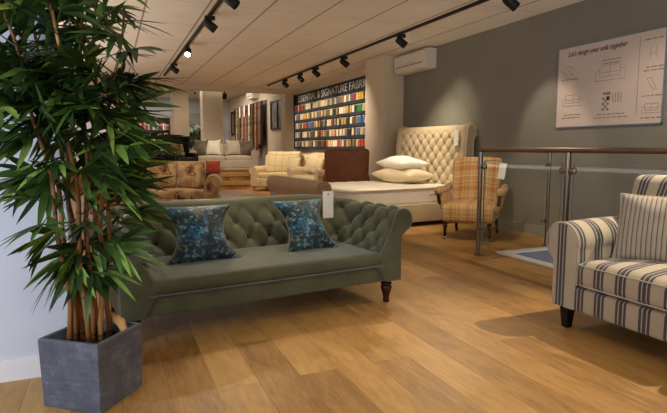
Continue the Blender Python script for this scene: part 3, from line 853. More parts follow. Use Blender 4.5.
# ================================================================== BED (head = +x local, near side = -y)
def bed():
    LB = 2.45; WB = 1.66
    S = thing('upholstered_bed', 'oatmeal upholstered bed with tall buttoned scroll headboard against the taupe wall', 'bed', (5.035, 6.72, 0), R(6))
    # local: x from -2.4 (foot) .. 0 (head), y 0..WB
    mb = MB(); mb.rbox((-1.26, WB / 2, .19), (2.24, WB - .04, .24), .03, 3, 4); mb.build('base', M['bed_linen'], S)
    # headboard: vertical tufted panel rolling back at the top
    prof = [(-.10, .12), (-.10, .6), (-.095, 1.2), (-.075, 1.36)] + arc(.02, 1.40, .10, 165, -50, 16) + [(.05, 1.26), (.045, .12)]
    pr, pl = resample(prof, .016)
    nrm = []
    for i in range(len(pr)):
        a = pr[max(i - 1, 0)]; b = pr[min(i + 1, len(pr) - 1)]; tx, tz = b[0] - a[0], b[1] - a[1]; Ln = hypot(tx, tz) or 1; nrm.append((-tz / Ln, tx / Ln))
    y0, y1 = -.06, WB + .06; ny = 132; nv = len(pr); pz = 1.30
    def pt(i, j):
        y = y0 + (y1 - y0) * i / ny; x, z = pr[j]; t = pl[j]
        e = min(y - y0 - .11, y1 - .11 - y)
        amp = .046 * max(0, min(1, e / .04)) * max(0, min(1, (pz - t) / .06))
        h = (tuft(y - WB / 2, t - pz, .20, .22) - .35) * amp
        if e < 0: h = .028 * sin(min(1, max(0, (e + .11) / .11)) * pi) ** .5 if (0 < (e + .11) / .11 < 1 and t < 1.6) else 0
        xx = x + nrm[j][0] * h; zz = z + nrm[j][1] * h
        return (xx, y, zz)
    mb = MB(); vs = [pt(i, j) for i in range(ny + 1) for j in range(nv)]
    mb.add(vs, [(a * nv + b, (a + 1) * nv + b, (a + 1) * nv + b + 1, a * nv + b + 1) for a in range(ny) for b in range(nv - 1)])
    for y in (y0, y1):
        n = nv; mb.add([(x, y, z) for x, z in pr], [tuple(range(n))])
    hb = mb.build('headboard', M['bed_linen'], S, angle=60)
    mb = MB()
    for yy in (y0 - .004, y1 + .004): mb = MB(); mb.tube([(x, yy, z) for x, z in pr], .008, 6); mb.build('piping', M['pillow_cream'], hb)
    # low scroll footboard
    pf = [(-2.40, .10), (-2.39, .42), (-2.41, .54)] + arc(-2.505, .600, .112, -20, 205, 18) + [(-2.56, .46), (-2.54, .10)]
    pf = resample(pf, .03)[0]
    mb = MB()
    n = len(pf); ny = 16
    vs = []
    for i in range(ny + 1):
        f = i / ny; y = -.05 + (WB + .10) * f
        for x, z in pf: vs.append((x, y, z))
    mb.add(vs, [(a * n + b, (a + 1) * n + b, (a + 1) * n + (b + 1) % n, a * n + (b + 1) % n) for a in range(ny) for b in range(n)] + [tuple(range(n)), tuple(ny * n + k for k in range(n))])
    fb = mb.build('footboard', M['taupe_fab'], S, angle=50)
    mb = MB()
    for yy in (-.055, WB + .055): mb.tube([(x, yy, z) for x, z in arc(-2.505, .600, .06, -40, 330, 14)], .012, 6)
    mb.build('scroll_trim', M['taupe_fab'], fb)
    mb = MB(); mb.rbox((-1.25, .0, .20), (2.28, .05, .27), .02, 3, 2); mb.build('side_rail', M['bed_linen'], S)
    mb = MB(); mb.rbox((-1.25, WB, .20), (2.28, .05, .27), .02, 3, 2); mb.build('side_rail', M['bed_linen'], S)
    for x in (-.15, -2.3):
        for y in (.08, WB - .08):
            mb = MB(); mb.lathe([(.022, 0), (.03, .075)], (x, y, 0), 12); mb.build('leg', M['black_wood'], S)
    Mt = thing('mattress', 'white quilted mattress lying on the oatmeal upholstered bed', 'mattress', (5.035, 6.72, 0), R(6))
    def q(p):
        x, y, z = p
        if z > 0:
            z += .012 * (abs(sin(x * pi / .24)) * abs(sin(y * pi / .24))) ** .5 * (1 if abs(y) < .86 else 0)
        if abs(y) > .84 and abs(z) < .1: y += (1 if y > 0 else -1) * .02 * abs(sin(x * pi / .10)) ** .6
        return (x, y, z)
    mb = MB(); mb.rbox((-1.245, WB / 2, .44), (2.20, WB - .03, .255), .05, 4, 76, fn=q); mt = mb.build('quilted_body', M['mattress'], Mt, angle=180)
    for zz in (.325, .555):
        mb = MB(); y = .012; mb.tube([(-2.28, y, zz), (-.2, y, zz)], .009, 6); mb.build('edge_tape', M['pillow_cream'], Mt)
    mb = MB(); mb.tube([(-.72, .0, .45), (-.70, -.012, .455), (-.60, -.012, .455), (-.58, .0, .45)], .008, 6); mb.build('handle', M['snake_pipe'], Mt)
    def bp(nm, lb, x, y, z, mat, rz, t_, w=.72, h=.48):
        T = thing(nm, lb, 'pillow', (0, 0, 0), 0, 'bed pillows')
        Mw = Matrix.Translation(V((5.035, 6.72, 0))) @ Matrix.Rotation(R(6), 4, 'Z') @ Matrix.Translation(V((x, y, z)))
        T.location = Mw.translation; T.rotation_euler = (0, 0, R(6) + rz)
        mb = MB(); pillow_mesh(mb, h, w, t_, .06, wr=.018, M=Matrix(((1, 0, 0), (0, 0, 1), (0, 1, 0))).to_3x3()); mb.build('pillow_cover', mat, T, angle=120)
    bp('bed_pillow', 'plump cream pillow lying on the mattress under the white pillow', -.55, .93, .705, M['pillow_cream'], R(6), .30, .98, .54)
    bp('bed_pillow', 'white pillow lying on top of the cream pillow on the bed', -.54, .96, .89, M['pillow_white'], R(-3), .25, .84, .52)
    Tg = thing('hang_tag', 'white swing tag hanging on the buttoned headboard of the bed', 'tag', (4.87, 6.80, 1.30), R(6))
    mb = MB(); mb.box((0, 0, 0), (.004, .10, .24)); mb.build('card', M['card'], Tg)
    mb = MB(); mb.tube([(0, .0, .118), (.03, 0, .18), (.06, 0, .235)], .0025, 5); mb.build('string', M['snake_pipe'], Tg)
M['taupe_fab'] = fabric('taupe_linen_upholstery', rgb(176, 148, 118), .1)
bed()

# ================================================================== generic upholstered sofa used for the pieces further back
def soft_sofa(name, label, cat, loc, rz, w, d, mat, seat_h=.44, arm_h=.64, back_h=.86, cushions=2, leg_mat=None, arm_w=.2, leg_h=.12, scroll=True, group=None, pipe=None):
    S = thing(name, label, cat, loc, rz, group); hw = w / 2; leg_mat = leg_mat or M['black_wood']
    iw = hw - arm_w
    mb = MB(); mb.rbox((0, 0, (leg_h + seat_h - .13) / 2 + .0), (w - .04, d - .03, seat_h - .13 - leg_h + .02), .02, 3, 3); mb.build('base', mat, S)
    for sg in (-1, 1):
        mb = MB()
        if scroll:
            pr = [(0, leg_h), (0, arm_h - arm_w * .8)] + arc(arm_w * .55, arm_h - arm_w * .52, arm_w * .52, 195, -60, 18) + [(arm_w * .85, leg_h)]
            out = [(sg * (iw + a), b) for a, b in pr]; n = len(out); nx = 10; vs = []
            for i in range(nx + 1):
                f = i / nx; y = -d / 2 + (d - .1) * f
                for x, z in out: vs.append((x, y, z))
            mb.add(vs, [(a * n + b, (a + 1) * n + b, (a + 1) * n + (b + 1) % n, a * n + (b + 1) % n) for a in range(nx) for b in range(n)] + [tuple(range(n)), tuple(nx * n + k for k in range(n))])
            mb.build('arm', mat, S, angle=50)
        else:
            mb.rbox((sg * (hw - arm_w / 2), -.03, (leg_h + arm_h) / 2), (arm_w, d - .08, arm_h - leg_h), .05, 4, 4); mb.build('arm', mat, S, angle=180)
    mb = MB(); mb.rbox((0, d / 2 - .11, (leg_h + back_h) / 2 - .02), (w - .10, .2, back_h - leg_h - .04), .07, 4, 6, fn=lambda p: (p[0], p[1] + .12 * (p[2] + back_h / 2), p[2])); mb.build('backrest', mat, S, angle=180)
    cw = 2 * iw / cushions
    for k in range(cushions):
        x = -iw + cw * (k + .5)
        def puff(p):
            a, b, c = p
            if c > 0: c += .03 * (1 - (a / cw * 2) ** 2) * (1 - (b / d * 2) ** 2)
            return (a, b, c)
        mb = MB(); mb.rbox((x, -.06, seat_h - .065), (cw - .008, d - .16, .15), .05, 4, 8, fn=puff); mb.build('seat_cushion', mat, S, angle=180)
        def bp(p):
            a, b, c = p
            b -= .05 * (1 - (a / cw * 2) ** 2) * (1 - (c / (back_h - seat_h) * 2) ** 2)
            return (a, b + .22 * c, c)
        mb = MB(); mb.rbox((x, d / 2 - .25, (seat_h + back_h) / 2 + .03), (cw - .01, .17, back_h - seat_h + .03), .06, 4, 8, fn=bp); mb.build('back_cushion', mat, S, angle=180)
    for x in (-hw + .1, hw - .1):
        for y in (-d / 2 + .08, d / 2 - .1):
            mb = MB(); mb.lathe([(.018, 0), (.028, leg_h + .01)], (x, y, 0), 10); mb.build('leg', leg_mat, S)
    return S

# floral sofa behind the chesterfield
soft_sofa('floral_sofa', 'tan floral tapestry sofa behind the green sofa, partly hidden by bamboo leaves', 'sofa', (.72, 9.25, 0), R(-12), 2.02, .95, M['floral'], .45, .70, .87, 2, None, .27)
fl = M['floral']
M['floral_dark'] = mat_floral(); M['floral_dark'].name = 'floral_dark_tapestry'
def fpos(x, y, z):
    v = Matrix.Rotation(R(-12), 3, 'Z') @ V((x, y, z)); return (v.x + .72, v.y + 9.25, v.z)
throw_pillow('throw_pillow', 'floral cushion at the right corner of the floral sofa, leaning on the scroll arm', fpos(.50, -.10, .66), (R(-20), 0, R(-28)), .44, .42, .16, fl, None, .08)
throw_pillow('throw_pillow', 'brown paisley cushion in the middle of the floral sofa', fpos(.08, -.02, .68), (R(-18), 0, R(-10)), .46, .44, .16, M['floral_dark'], None, .08)
throw_pillow('throw_pillow', 'small rust red cushion standing on the right scroll arm of the floral sofa', fpos(.875, .30, .805), (R(-14), 0, R(-12)), .26, .24, .11, M['red_fabric'], None, .06)

# cream sofa by the swatch wall
def mat_cream_check():
    t = NT('cream_check_linen'); x, y, z = t.sep(); v = t.math('SUBTRACT', z, y)
    a = t.math('LESS_THAN', t.math('FRACT', t.math('DIVIDE', x, .21)), .10); b = t.math('LESS_THAN', t.math('FRACT', t.math('DIVIDE', v, .21)), .08)
    col = t.mix(t.math('MULTIPLY', t.math('MAXIMUM', a, b), .45), rgb(222, 202, 158), rgb(176, 138, 92)); t.bump(t.noise(260, 2), .2, .002)
    return t.set(col, .9, .15, sheen=.2)
M['check'] = mat_cream_check()
soft_sofa('cream_loveseat', 'cream checked loveseat with pale wooden legs, left of the brown leather chair', 'loveseat', (4.18, 13.62, 0), R(-44.5), 1.45, .84, M['check'], .46, .66, 1.0, 1, M['light_wood'], .22, .14)
soft_sofa('cream_sofa', 'plain cream sofa below the fabric swatch wall, behind the leather chair', 'sofa', (4.50, 11.75, 0), R(-84), 1.7, .82, M['cream_linen'], .46, .66, .98, 2, M['light_wood'], .2, .14)
throw_pillow('throw_pillow', 'cream cushion with a taupe edge at the right end of the cream checked loveseat', (4.40, 13.22, .70), (R(-20), 0, R(-60)), .44, .40, .15, M['cream_linen'], M['pewter_fabric'], .08)
throw_pillow('throw_pillow', 'white cushion leaning on the far end of the plain cream sofa', (4.50, 12.1, .76), (R(-20), 0, R(-75)), .5, .46, .16, M['pillow_cream'], None, .08)
throw_pillow('throw_pillow', 'beige checked cushion beside the leather chair on the plain cream sofa', (4.44, 11.5, .74), (R(-20), 0, R(-85)), .46, .44, .16, M['check'], None, .08)

# brown leather chair seen from behind
def leather_chair():
    S = thing('leather_armchair', 'brown leather armchair seen from behind beyond the bed', 'armchair', (4.09, 9.20, 0), R(160))
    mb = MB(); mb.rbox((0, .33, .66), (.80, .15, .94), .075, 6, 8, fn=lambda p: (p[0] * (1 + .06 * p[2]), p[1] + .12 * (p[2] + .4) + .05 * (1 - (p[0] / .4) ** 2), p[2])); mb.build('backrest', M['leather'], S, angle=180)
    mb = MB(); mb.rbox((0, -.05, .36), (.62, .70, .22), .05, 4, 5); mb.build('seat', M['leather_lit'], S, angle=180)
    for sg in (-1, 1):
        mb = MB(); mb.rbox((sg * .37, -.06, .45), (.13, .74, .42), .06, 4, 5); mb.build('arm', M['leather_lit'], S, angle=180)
    for x in (-.34, .34):
        for y in (-.36, .34):
            mb = MB(); mb.lathe([(.016, 0), (.026, .26)], (x, y, 0), 10); mb.build('leg', M['dark_wood'], S)
leather_chair()

# ================================================================== RIGHT WALL: air conditioner, poster
def aircon(loc, L, hgt, dep, label, name='air_conditioner'):
    S = thing(name, label, 'air conditioner', loc, 0)
    prof = [(0, 0), (-dep * .75, -.0), (-dep * .93, .04), (-dep, .10), (-dep, hgt - .05), (-dep + .03, hgt - .012), (-dep + .06, hgt), (0, hgt)]
    mb = MB(); mb.prism(prof, 0, L, lambda a, b, y: (a, y, b)); mb.build('casing', M['plastic'], S, angle=30)
    mb = MB(); mb.box((-dep - .004, L / 2, hgt * .30), (.008, L * .86, .022)); mb.build('louvre_slot', M['plastic_grey'], S)
    mb = MB(); mb.box((-dep * .88, L / 2, .018), (.06, L * .84, .012), M=Matrix.Rotation(R(-35), 3, 'Y')); mb.build('louvre_flap', M['plastic'], S)
    mb = MB(); mb.box((-dep - .003, L * .55, hgt * .42), (.006, L * .45, .03)); mb.build('trim_strip', M['sign_white'], S)
    return S
aircon((WX, 7.80, 2.49), 1.03, .33, .24, 'white wall air conditioner above the bed, under the ceiling')

def lettering(fc, m, parent, at, width):
    """real mesh letters on the right wall, read along -y, scaled to the given width"""
    fc.materials.append(m); tmp = bpy.data.objects.new('tmp', fc); COL.objects.link(tmp)
    bpy.context.view_layer.update()
    me = bpy.data.meshes.new_from_object(tmp.evaluated_get(bpy.context.evaluated_depsgraph_get()))
    bpy.data.objects.remove(tmp)
    xs = [v.co.x for v in me.vertices]; k = width / (max(xs) - min(xs))
    for v in me.vertices: v.co = V((-v.co.z + at[0], -v.co.x * k + at[1], v.co.y + at[2]))
    me.update(); o = bpy.data.objects.new('title_lettering', me); COL.objects.link(o); o.parent = parent
    return o
def poster():
    S = thing('wall_poster', "white sofa-design poster board with sketches and blue edge, on the taupe wall", 'poster', (WX - .012, 5.09, 1.395))
    # local: poster runs toward -y (to the right in the photograph); a = distance from its left edge, b = height
    W, Hh = 1.38, .945
    def P(a, b, d=.009): return (-d, -a, b)
    mb = MB(); mb.box((0, -W / 2, Hh / 2), (.018, W, Hh)); mb.build('board', M['poster'], S, smooth=False)
    mb = MB()
    for a0, b0, a1, b1 in ((0, 0, W, 0), (0, Hh, W, Hh), (0, 0, 0, Hh), (W, 0, W, Hh)):
        mb.box((0, -(a0 + a1) / 2, (b0 + b1) / 2), (.022, abs(a1 - a0) + .012, abs(b1 - b0) + .012))
    mb.build('edge_strip', M['blueedge'], S, smooth=False)
    mb = MB(); mb.box(P(1.095, .50), (.002, .005, .80)); mb.build('divider_line', M['ink_soft'], S)
    fc = bpy.data.curves.new('title_lettering', 'FONT'); fc.body = "Let's design your sofa together"; fc.size = .083; fc.shear = .35; fc.extrude = .0008; fc.space_character = .98
    lettering(fc, M['ink'], S, (-.0105, -.15, .835), .80)
    def stroke(mb, pts, r=.002): mb.tube([P(a, b, .010) for a, b in pts], r, 4)
    rg = random.Random(5)
    def scrib(mb, a0, a1, b):
        """a line of small print too faint to read: short even dashes"""
        a = a0
        while a < a1:
            w = rg.uniform(.03, .07); mb.box(P(min(a + w / 2, a1), b, .0095), (.002, w, .011)); a += w + .014
    for a0, a1, b in ((.06, .28, .565), (.12, .34, .145), (.09, .36, .11), (.64, .86, .72), (.64, .86, .685), (.60, .95, .125), (.56, .98, .09),
                      (1.15, 1.36, .855), (1.18, 1.34, .575), (1.15, 1.37, .54), (1.15, 1.36, .285), (1.15, 1.38, .06)):
        mb = MB(); scrib(mb, a0, a1, b); mb.build('small_print', M['ink_soft'], S)
    def sketch(fn, mat=M['ink_soft']):
        mb = MB(); fn(mb); mb.build('line_sketch', mat, S)
    def hand(mb):
        stroke(mb, [(.16 + .09 * cos(t_ / 10 * 2 * pi) * 1.1, .65 + .075 * sin(t_ / 10 * 2 * pi)) for t_ in range(9)]); stroke(mb, [(.08, .67), (.16, .60), (.24, .63)]); stroke(mb, [(.10, .62), (.17, .68), (.25, .60)])
    sketch(hand)
    def sofa_sk(mb, ox, oy, k):
        q = lambda L_: stroke(mb, [(ox + a * k, oy + b * k) for a, b in L_])
        q([(0, 0), (0, .09), (.03, .11), (.05, .09), (.05, .04), (.29, .04), (.29, .09), (.31, .11), (.34, .09), (.34, 0), (0, 0)]); q([(.05, .09), (.05, .15), (.29, .15), (.29, .09)]); q([(.17, .04), (.17, .15)]); q([(.05, .08), (.29, .08)])
    sketch(lambda m: sofa_sk(m, .56, .50, 1.1)); sketch(lambda m: sofa_sk(m, .10, .25, .85)); sketch(lambda m: sofa_sk(m, 1.16, .11, .62))
    def chair_sk(mb):
        stroke(mb, [(1.22, .66), (1.22, .78), (1.29, .78), (1.29, .66)]); stroke(mb, [(1.22, .71), (1.29, .71)])
    sketch(chair_sk)
    def leg_sk(mb):
        stroke(mb, [(1.20, .46), (1.24, .47), (1.29, .38), (1.31, .35), (1.28, .34), (1.23, .40), (1.20, .46)])
    sketch(leg_sk)
    def sw(mb):
        for i in range(3):
            for j in range(5):
                if (i + j) % 2 == 0: mb.box(P(  .68 + .03 * i, .18 + .03 * j, .0095), (.002, .028, .028))
        for i in range(4): stroke(mb, [(.80 + .035 * i, .25), (.80 + .035 * i, .35)], .004)
        mb.box(P(.72, .355, .0095), (.002, .10, .03)); mb.box(P(.74, .30, .0095), (.002, .05, .05))
    sketch(sw)
poster()

# ================================================================== SWATCH WALL
def swatch_wall():
    y0, y1 = 9.75, 15.12; z0, z1 = 1.10, 2.69; x = WX
    S = thing('swatch_display', 'navy fabric display board with five shelves and white title lettering on cream wall', 'display board', (x, y1, z0))
    W, H = y1 - y0, z1 - z0
    mb = MB(); mb.box((-.015, -W / 2, H / 2), (.03, W, H)); mb.build('back_panel', M['navy_panel'], S, smooth=False)
    rows = [.06, .315, .57, .825, 1.08]
    for r in rows:
        mb = MB(); mb.box((-.06, -W / 2, r - .012), (.09, W, .03)); mb.box((-.10, -W / 2, r - .02), (.012, W, .07)); mb.build('shelf', M['navy_panel'], S, smooth=False)
    mb = MB(); mb.box((-.06, 0, H / 2), (.09, .03, H)); mb.box((-.06, -W, H / 2), (.09, .03, H)); mb.build('side_frame', M['navy_panel'], S, smooth=False)
    fc = bpy.data.curves.new('title_lettering', 'FONT'); fc.body = 'ESSENTIAL & SIGNATURE FABRICS'; fc.size = .255; fc.extrude = .004; fc.space_character = 1.0
    lettering(fc, M['sign_white'], S, (-.036, -.22, 1.355), 4.72)
    pal = [('cream', rgb(224, 206, 166), 9), ('white', rgb(232, 224, 204), 7), ('beige', rgb(190, 164, 118), 6), ('tan', rgb(160, 124, 76), 4), ('brown', rgb(92, 58, 36), 3), ('grey', rgb(128, 120, 108), 4),
           ('black', rgb(34, 30, 30), 4), ('red', rgb(186, 44, 28), 2), ('orange', rgb(206, 98, 36), 2), ('yellow', rgb(220, 176, 40), 1), ('olive green', rgb(106, 104, 56), 2), ('blue', rgb(54, 92, 160), 1)]
    mats = {n: fabric('swatch_' + n.replace(' ', '_'), c, .12) for n, c, w in pal}
    mats['green'] = fabric('swatch_green', rgb(20, 118, 62), .12)
    bag = [n for n, c, w in pal for _ in range(w)]
    rg = random.Random(3); meshes = {}
    names = ['bottom', 'fourth', 'third', 'second', 'top']
    page = fabric('swatch_pages', rgb(206, 190, 158))
    def book_mesh(col):
        mb = MB()
        for k in range(4):
            mb.box((-.07 + .008 * k, .004 * (k % 2), .086), (.006, .112, .170 - .004 * k), M=Matrix.Rotation(R(2 - k), 3, 'Y'), mi=0 if k != 2 else 1)
        mb.box((-.058, 0, .172), (.036, .10, .014), mi=1)
        return mb
    for ri, r in enumerate(rows):
        yy = y1 - .09; k = 0
        while yy > y0 + .05:
            col = bag[rg.randrange(len(bag))]
            ypx = y1 - yy
            if 9.9 < yy < 10.75:                   # the strong colours at the right-hand end of the rows
                ends = {4: 'yellow', 3: 'green', 2: 'blue', 1: 'blue', 0: 'red'}
                if yy > 10.45: col = ends[ri] if rg.random() < .8 else col
            lab = '%s fabric swatch book on the %s shelf of the navy display board' % (col, names[ri])
            if col not in meshes:
                o = book_mesh(col).build('swatch_book', [mats[col], page], None, smooth=False, weld=False); meshes[col] = o.data
            else:
                o = bpy.data.objects.new('swatch_book', meshes[col]); COL.objects.link(o)
            o.location = (x - .002, yy, z0 + r); o.rotation_euler = (rg.uniform(-.04, .04), 0, rg.uniform(-.12, .12))
            tag(o, lab, 'swatch book', '%s swatch books on the %s shelf' % (col, names[ri]))
            yy -= rg.choice((.128, .132, .138, .15, .19)); k += 1
swatch_wall()

# ================================================================== BACK ROOM
def framed(y0, y1, z0, z1, label):
    S = thing('picture_frame', label, 'picture', (WX - .001, (y0 + y1) / 2, z0), 0)
    w = y1 - y0; h = z1 - z0
    for k in (-1, 1):
        mb = MB(); mb.box((-.012, k * w / 4, h / 2), (.012, w / 2 - .05, h - .08)); mb.build('panel', M['mirror'], S)
    mb = MB()
    for yy in (-w / 2 + .03, 0, w / 2 - .03): mb.box((-.03, yy, h / 2), (.045, .06, h))
    for zz in (.03, h - .03): mb.box((-.03, 0, zz), (.045, w, .06))
    mb.build('frame', M['black_metal'], S)
framed(16.22, 17.82, 1.74, 2.72, 'black framed two-panel picture left of the swatch board')
framed(22.95, 24.3, 1.70, 2.74, 'black framed two-panel picture at the far end beyond the hanging fabrics')
def fabric_rack():
    S = thing('fabric_rack', 'wall rail carrying long hanging fabric lengths behind the pale platform sofa', 'rack', (WX, 20.6, .42))
    mb = MB(); mb.tube([(-.16, -2.2, 2.36), (-.16, 2.3, 2.36)], .018, 8); mb.build('rail', M['black_metal'], S)
    for y in (-2.2, 0, 2.3):
        mb = MB(); mb.tube([(0, y, 2.36), (-.16, y, 2.36)], .014, 6); mb.build('bracket', M['black_metal'], S)
    mb = MB(); mb.box((-.006, 0, 1.2), (.012, 4.4, 2.4)); mb.build('back_board', M['grey_wall'], S)
    cols = [('brown', rgb(82, 58, 40)), ('cream', rgb(168, 152, 124)), ('olive', rgb(98, 92, 58)), ('rust', rgb(112, 70, 48)), ('charcoal', rgb(46, 42, 40)), ('tan', rgb(150, 118, 78)), ('red', rgb(116, 62, 48)), ('grey', rgb(120, 112, 102))]
    rg = random.Random(9); n = 17
    where = 'far end of the rail', 'middle of the rail', 'near end of the rail'
    for k in range(n):
        cn, c = cols[k % len(cols)] if k else cols[0]
        key = 'hanging_' + cn
        m = bpy.data.materials.get(key)
        if not m:
            t = NT(key); v = t.voro(9, t.scale((1, 1, .6))); bl = t.ramp(v, [(.25, tuple(x * .45 for x in c[:3]) + (1,)), (.4, c), (.6, tuple(min(1, x * 1.2) for x in c[:3]) + (1,))]); m = t.set(bl, .9, .15)
        y = 22.75 - k * .262; L = rg.uniform(1.25, 2.2); wd = .25
        mb = MB(); ph = rg.random() * 6
        def fn(a, b, ph=ph, L=L):
            u = a - .5
            return (.045 * sin(a * 15 + ph) * (.4 + .6 * (1 - b)) - .05 * (1 - b) * 0, u * wd * (1.1 - .15 * b), -L * (1 - b))
        mb.grid(16, 10, fn); mb.grid(16, 10, lambda a, b: (lambda p: (p[0] + .012, p[1], p[2]))(fn(a, b)))
        white = k in (4, 7, 10)
        o = mb.build('hanging_fabric', m, None, angle=180, normals=False); o.location = (WX - .16, y, 2.77)
        tag(o, '%s patterned fabric length hanging from the %s' % (cn, where[min(2, k * 3 // n)]), 'fabric', 'fabric lengths hanging on the wall rail')
        if white:
            h = MB(); h.box((-.06, 0, -.20), (.008, .20, .42)); h.build('paper_label', M['card'], o)
fabric_rack()
aircon((WX, 19.5, 2.97), .95, .32, .24, 'small far air conditioner above the hanging fabrics')

# pale sofa on the platform and its cushions
PZ = .42
soft_sofa('pale_sofa', 'pale grey linen sofa on the raised platform between the white columns', 'sofa', (3.27, 16.65, PZ), R(-8), 2.05, .9, M['pale_sofa'], .46, .66, .80, 2)
def ppos(x, y, z):
    v = Matrix.Rotation(R(-8), 3, 'Z') @ V((x, y, z)); return (v.x + 3.27, v.y + 16.65, v.z + PZ)
for x, lab, m, rz in ((-.72, 'dark patterned cushion at the left end of the pale platform sofa', M['pewter_fabric'], -35), (-.36, 'white cushion second from the left on the pale platform sofa', M['pillow_white'], -4),
                      (.30, 'off-white cushion third from the left on the pale platform sofa', M['pale_sofa'], 6), (.70, 'taupe patterned cushion at the right end of the pale platform sofa', M['pewter_fabric'], 18)):
    throw_pillow('throw_pillow', lab, ppos(x, -.05 - .0, .74), (R(-18), 0, R(rz - 8)), .52, .5, .18, m, None, .12, .04, 'cushions on the pale platform sofa')

def wing_chair():
    S = thing('wing_chair', 'black buttoned wing chair left of the pale platform sofa', 'armchair', (1.86, 16.0, PZ), R(25))
    mb = MB(); mb.rbox((0, .28, .70), (.66, .14, .80), .06, 4, 10, fn=lambda p: (p[0], p[1] + .15 * (p[2] + .4), p[2])); mb.build('backrest', M['black_tuft'], S, angle=180)
    for sg in (-1, 1):
        mb = MB(); mb.rbox((sg * .34, .18, .82), (.08, .30, .5), .035, 4, 5, fn=lambda p: (p[0], p[1] * (1 + p[2]), p[2])); mb.build('wing', M['black_tuft'], S, angle=180)
        mb = MB(); mb.rbox((sg * .34, -.05, .42), (.12, .62, .32), .05, 4, 5); mb.build('arm', M['black_tuft'], S, angle=180)
    mb = MB(); mb.rbox((0, -.06, .34), (.58, .62, .22), .05, 4, 5); mb.build('seat', M['black_tuft'], S, angle=180)
    for x in (-.3, .3):
        for y in (-.3, .3):
            mb = MB(); mb.lathe([(.016, 0), (.028, .24)], (x, y, 0), 10); mb.build('leg', M['dark_wood'], S)
wing_chair()
throw_pillow('throw_pillow', 'tan patterned cushion sitting in the black wing chair', (1.80, 15.98, PZ + .66), (R(-18), 0, R(25)), .40, .36, .14, M['floral'], None, .1)
soft_sofa('navy_sofa', 'navy blue velvet sofa at the far left, half hidden by leaves', 'sofa', (.85, 17.0, PZ), R(4), 1.55, .85, M['blue_velvet'], .42, .56, .68, 2)

# far bookcase with a few books
def bookcase():
    S = thing('bookcase', 'tall dark bookcase of colourful books behind the navy sofa', 'bookcase', (1.62, 22.2, PZ))
    mb = MB(); mb.box((-.58, 0, .95), (.04, .32, 1.9)); mb.build('side_panel', M['dark_wood'], S)
    mb = MB(); mb.box((.58, 0, .95), (.04, .32, 1.9)); mb.build('side_panel', M['dark_wood'], S)
    for z in (.05, .5, .95, 1.4, 1.88):
        mb = MB(); mb.box((0, 0, z), (1.16, .32, .03)); mb.build('shelf', M['dark_wood'], S)
    mb = MB(); mb.box((0, .165, .95), (1.18, .015, 1.9)); mb.build('back_panel', M['dark_wood'], S)
    rg = random.Random(4)
    pal = [('red', rgb(150, 50, 36)), ('blue', rgb(52, 66, 110)), ('ochre', rgb(190, 130, 60)), ('grey', rgb(130, 126, 120)), ('white', rgb(214, 206, 194))]
    bm_ = {n: plain('book_cover_' + n, c, .6, .2) for n, c in pal}
    for zi, z in enumerate((.065, .515, .965, 1.415)):
        x = -.54
        while x < .48:
            w = rg.uniform(.05, .085); n, c = pal[rg.randrange(5)]; h = rg.uniform(.24, .34)
            mb = MB(); mb.box((0, 0, h / 2), (w - .006, .2, h)); mb.box((0, -.096, h * .75), (w - .02, .012, .03), mi=1)
            o = mb.build('book', [bm_[n], M['sign_white']], None, smooth=False, weld=False); o.location = (1.62 + x + w / 2, 22.18, PZ + z)
            tag(o, '%s book on the %s shelf of the far bookcase' % (n, ('bottom', 'second', 'third', 'top')[zi]), 'book', 'books in the far bookcase')
            x += w + rg.uniform(.0, .02)
bookcase()
# far palm between the columns
def palm():
    S = thing('potted_palm', 'dark green potted palm between the white columns at the back', 'plant', (3.10, 21.6, PZ))
    mb = MB(); mb.lathe([(.14, 0), (.18, .34), (.165, .34), (.15, .28)], (0, 0, 0), 20); mb.build('planter', M['pot'], S)
    mb = MB(); rg = random.Random(2)
    st = MB()
    for k in range(26):
        a = k * 2.4; up = rg.uniform(.5, 1.5); rr = rg.uniform(.25, .6)
        pts = [V((0, 0, .3)), V((cos(a) * rr * .35, sin(a) * rr * .35, .3 + up * .7)), V((cos(a) * rr * .8, sin(a) * rr * .8, .3 + up)), V((cos(a) * rr * 1.2, sin(a) * rr * 1.2, .3 + up * .88))]
        st.tube(pts, [.008, .006, .004, .002], 5)
        for f in range(14):
            t_ = f / 13 * 1.9 + 1.0; i = min(2, int(t_)); p = pts[i].lerp(pts[i + 1], t_ - i) if i < 3 else pts[3]
            d = (pts[min(i + 1, 3)] - pts[i]).normalized(); sd = d.cross(V((0, 0, 1))).normalized()
            for sg in (-1, 1):
                q = p + sd * sg * .2 + d * .12 + V((0, 0, -.06)); w = d * .014
                mb.add([p - w, p + w, p.lerp(q, .5) + w * 1.4, q, p.lerp(q, .5) - w * 1.4], [(0, 1, 2, 3, 4)])
    mb.build('fronds', M['leaf_dark'], S, smooth=False, weld=False, normals=False); st.build('stems', M['leaf_mid'], S)
palm()

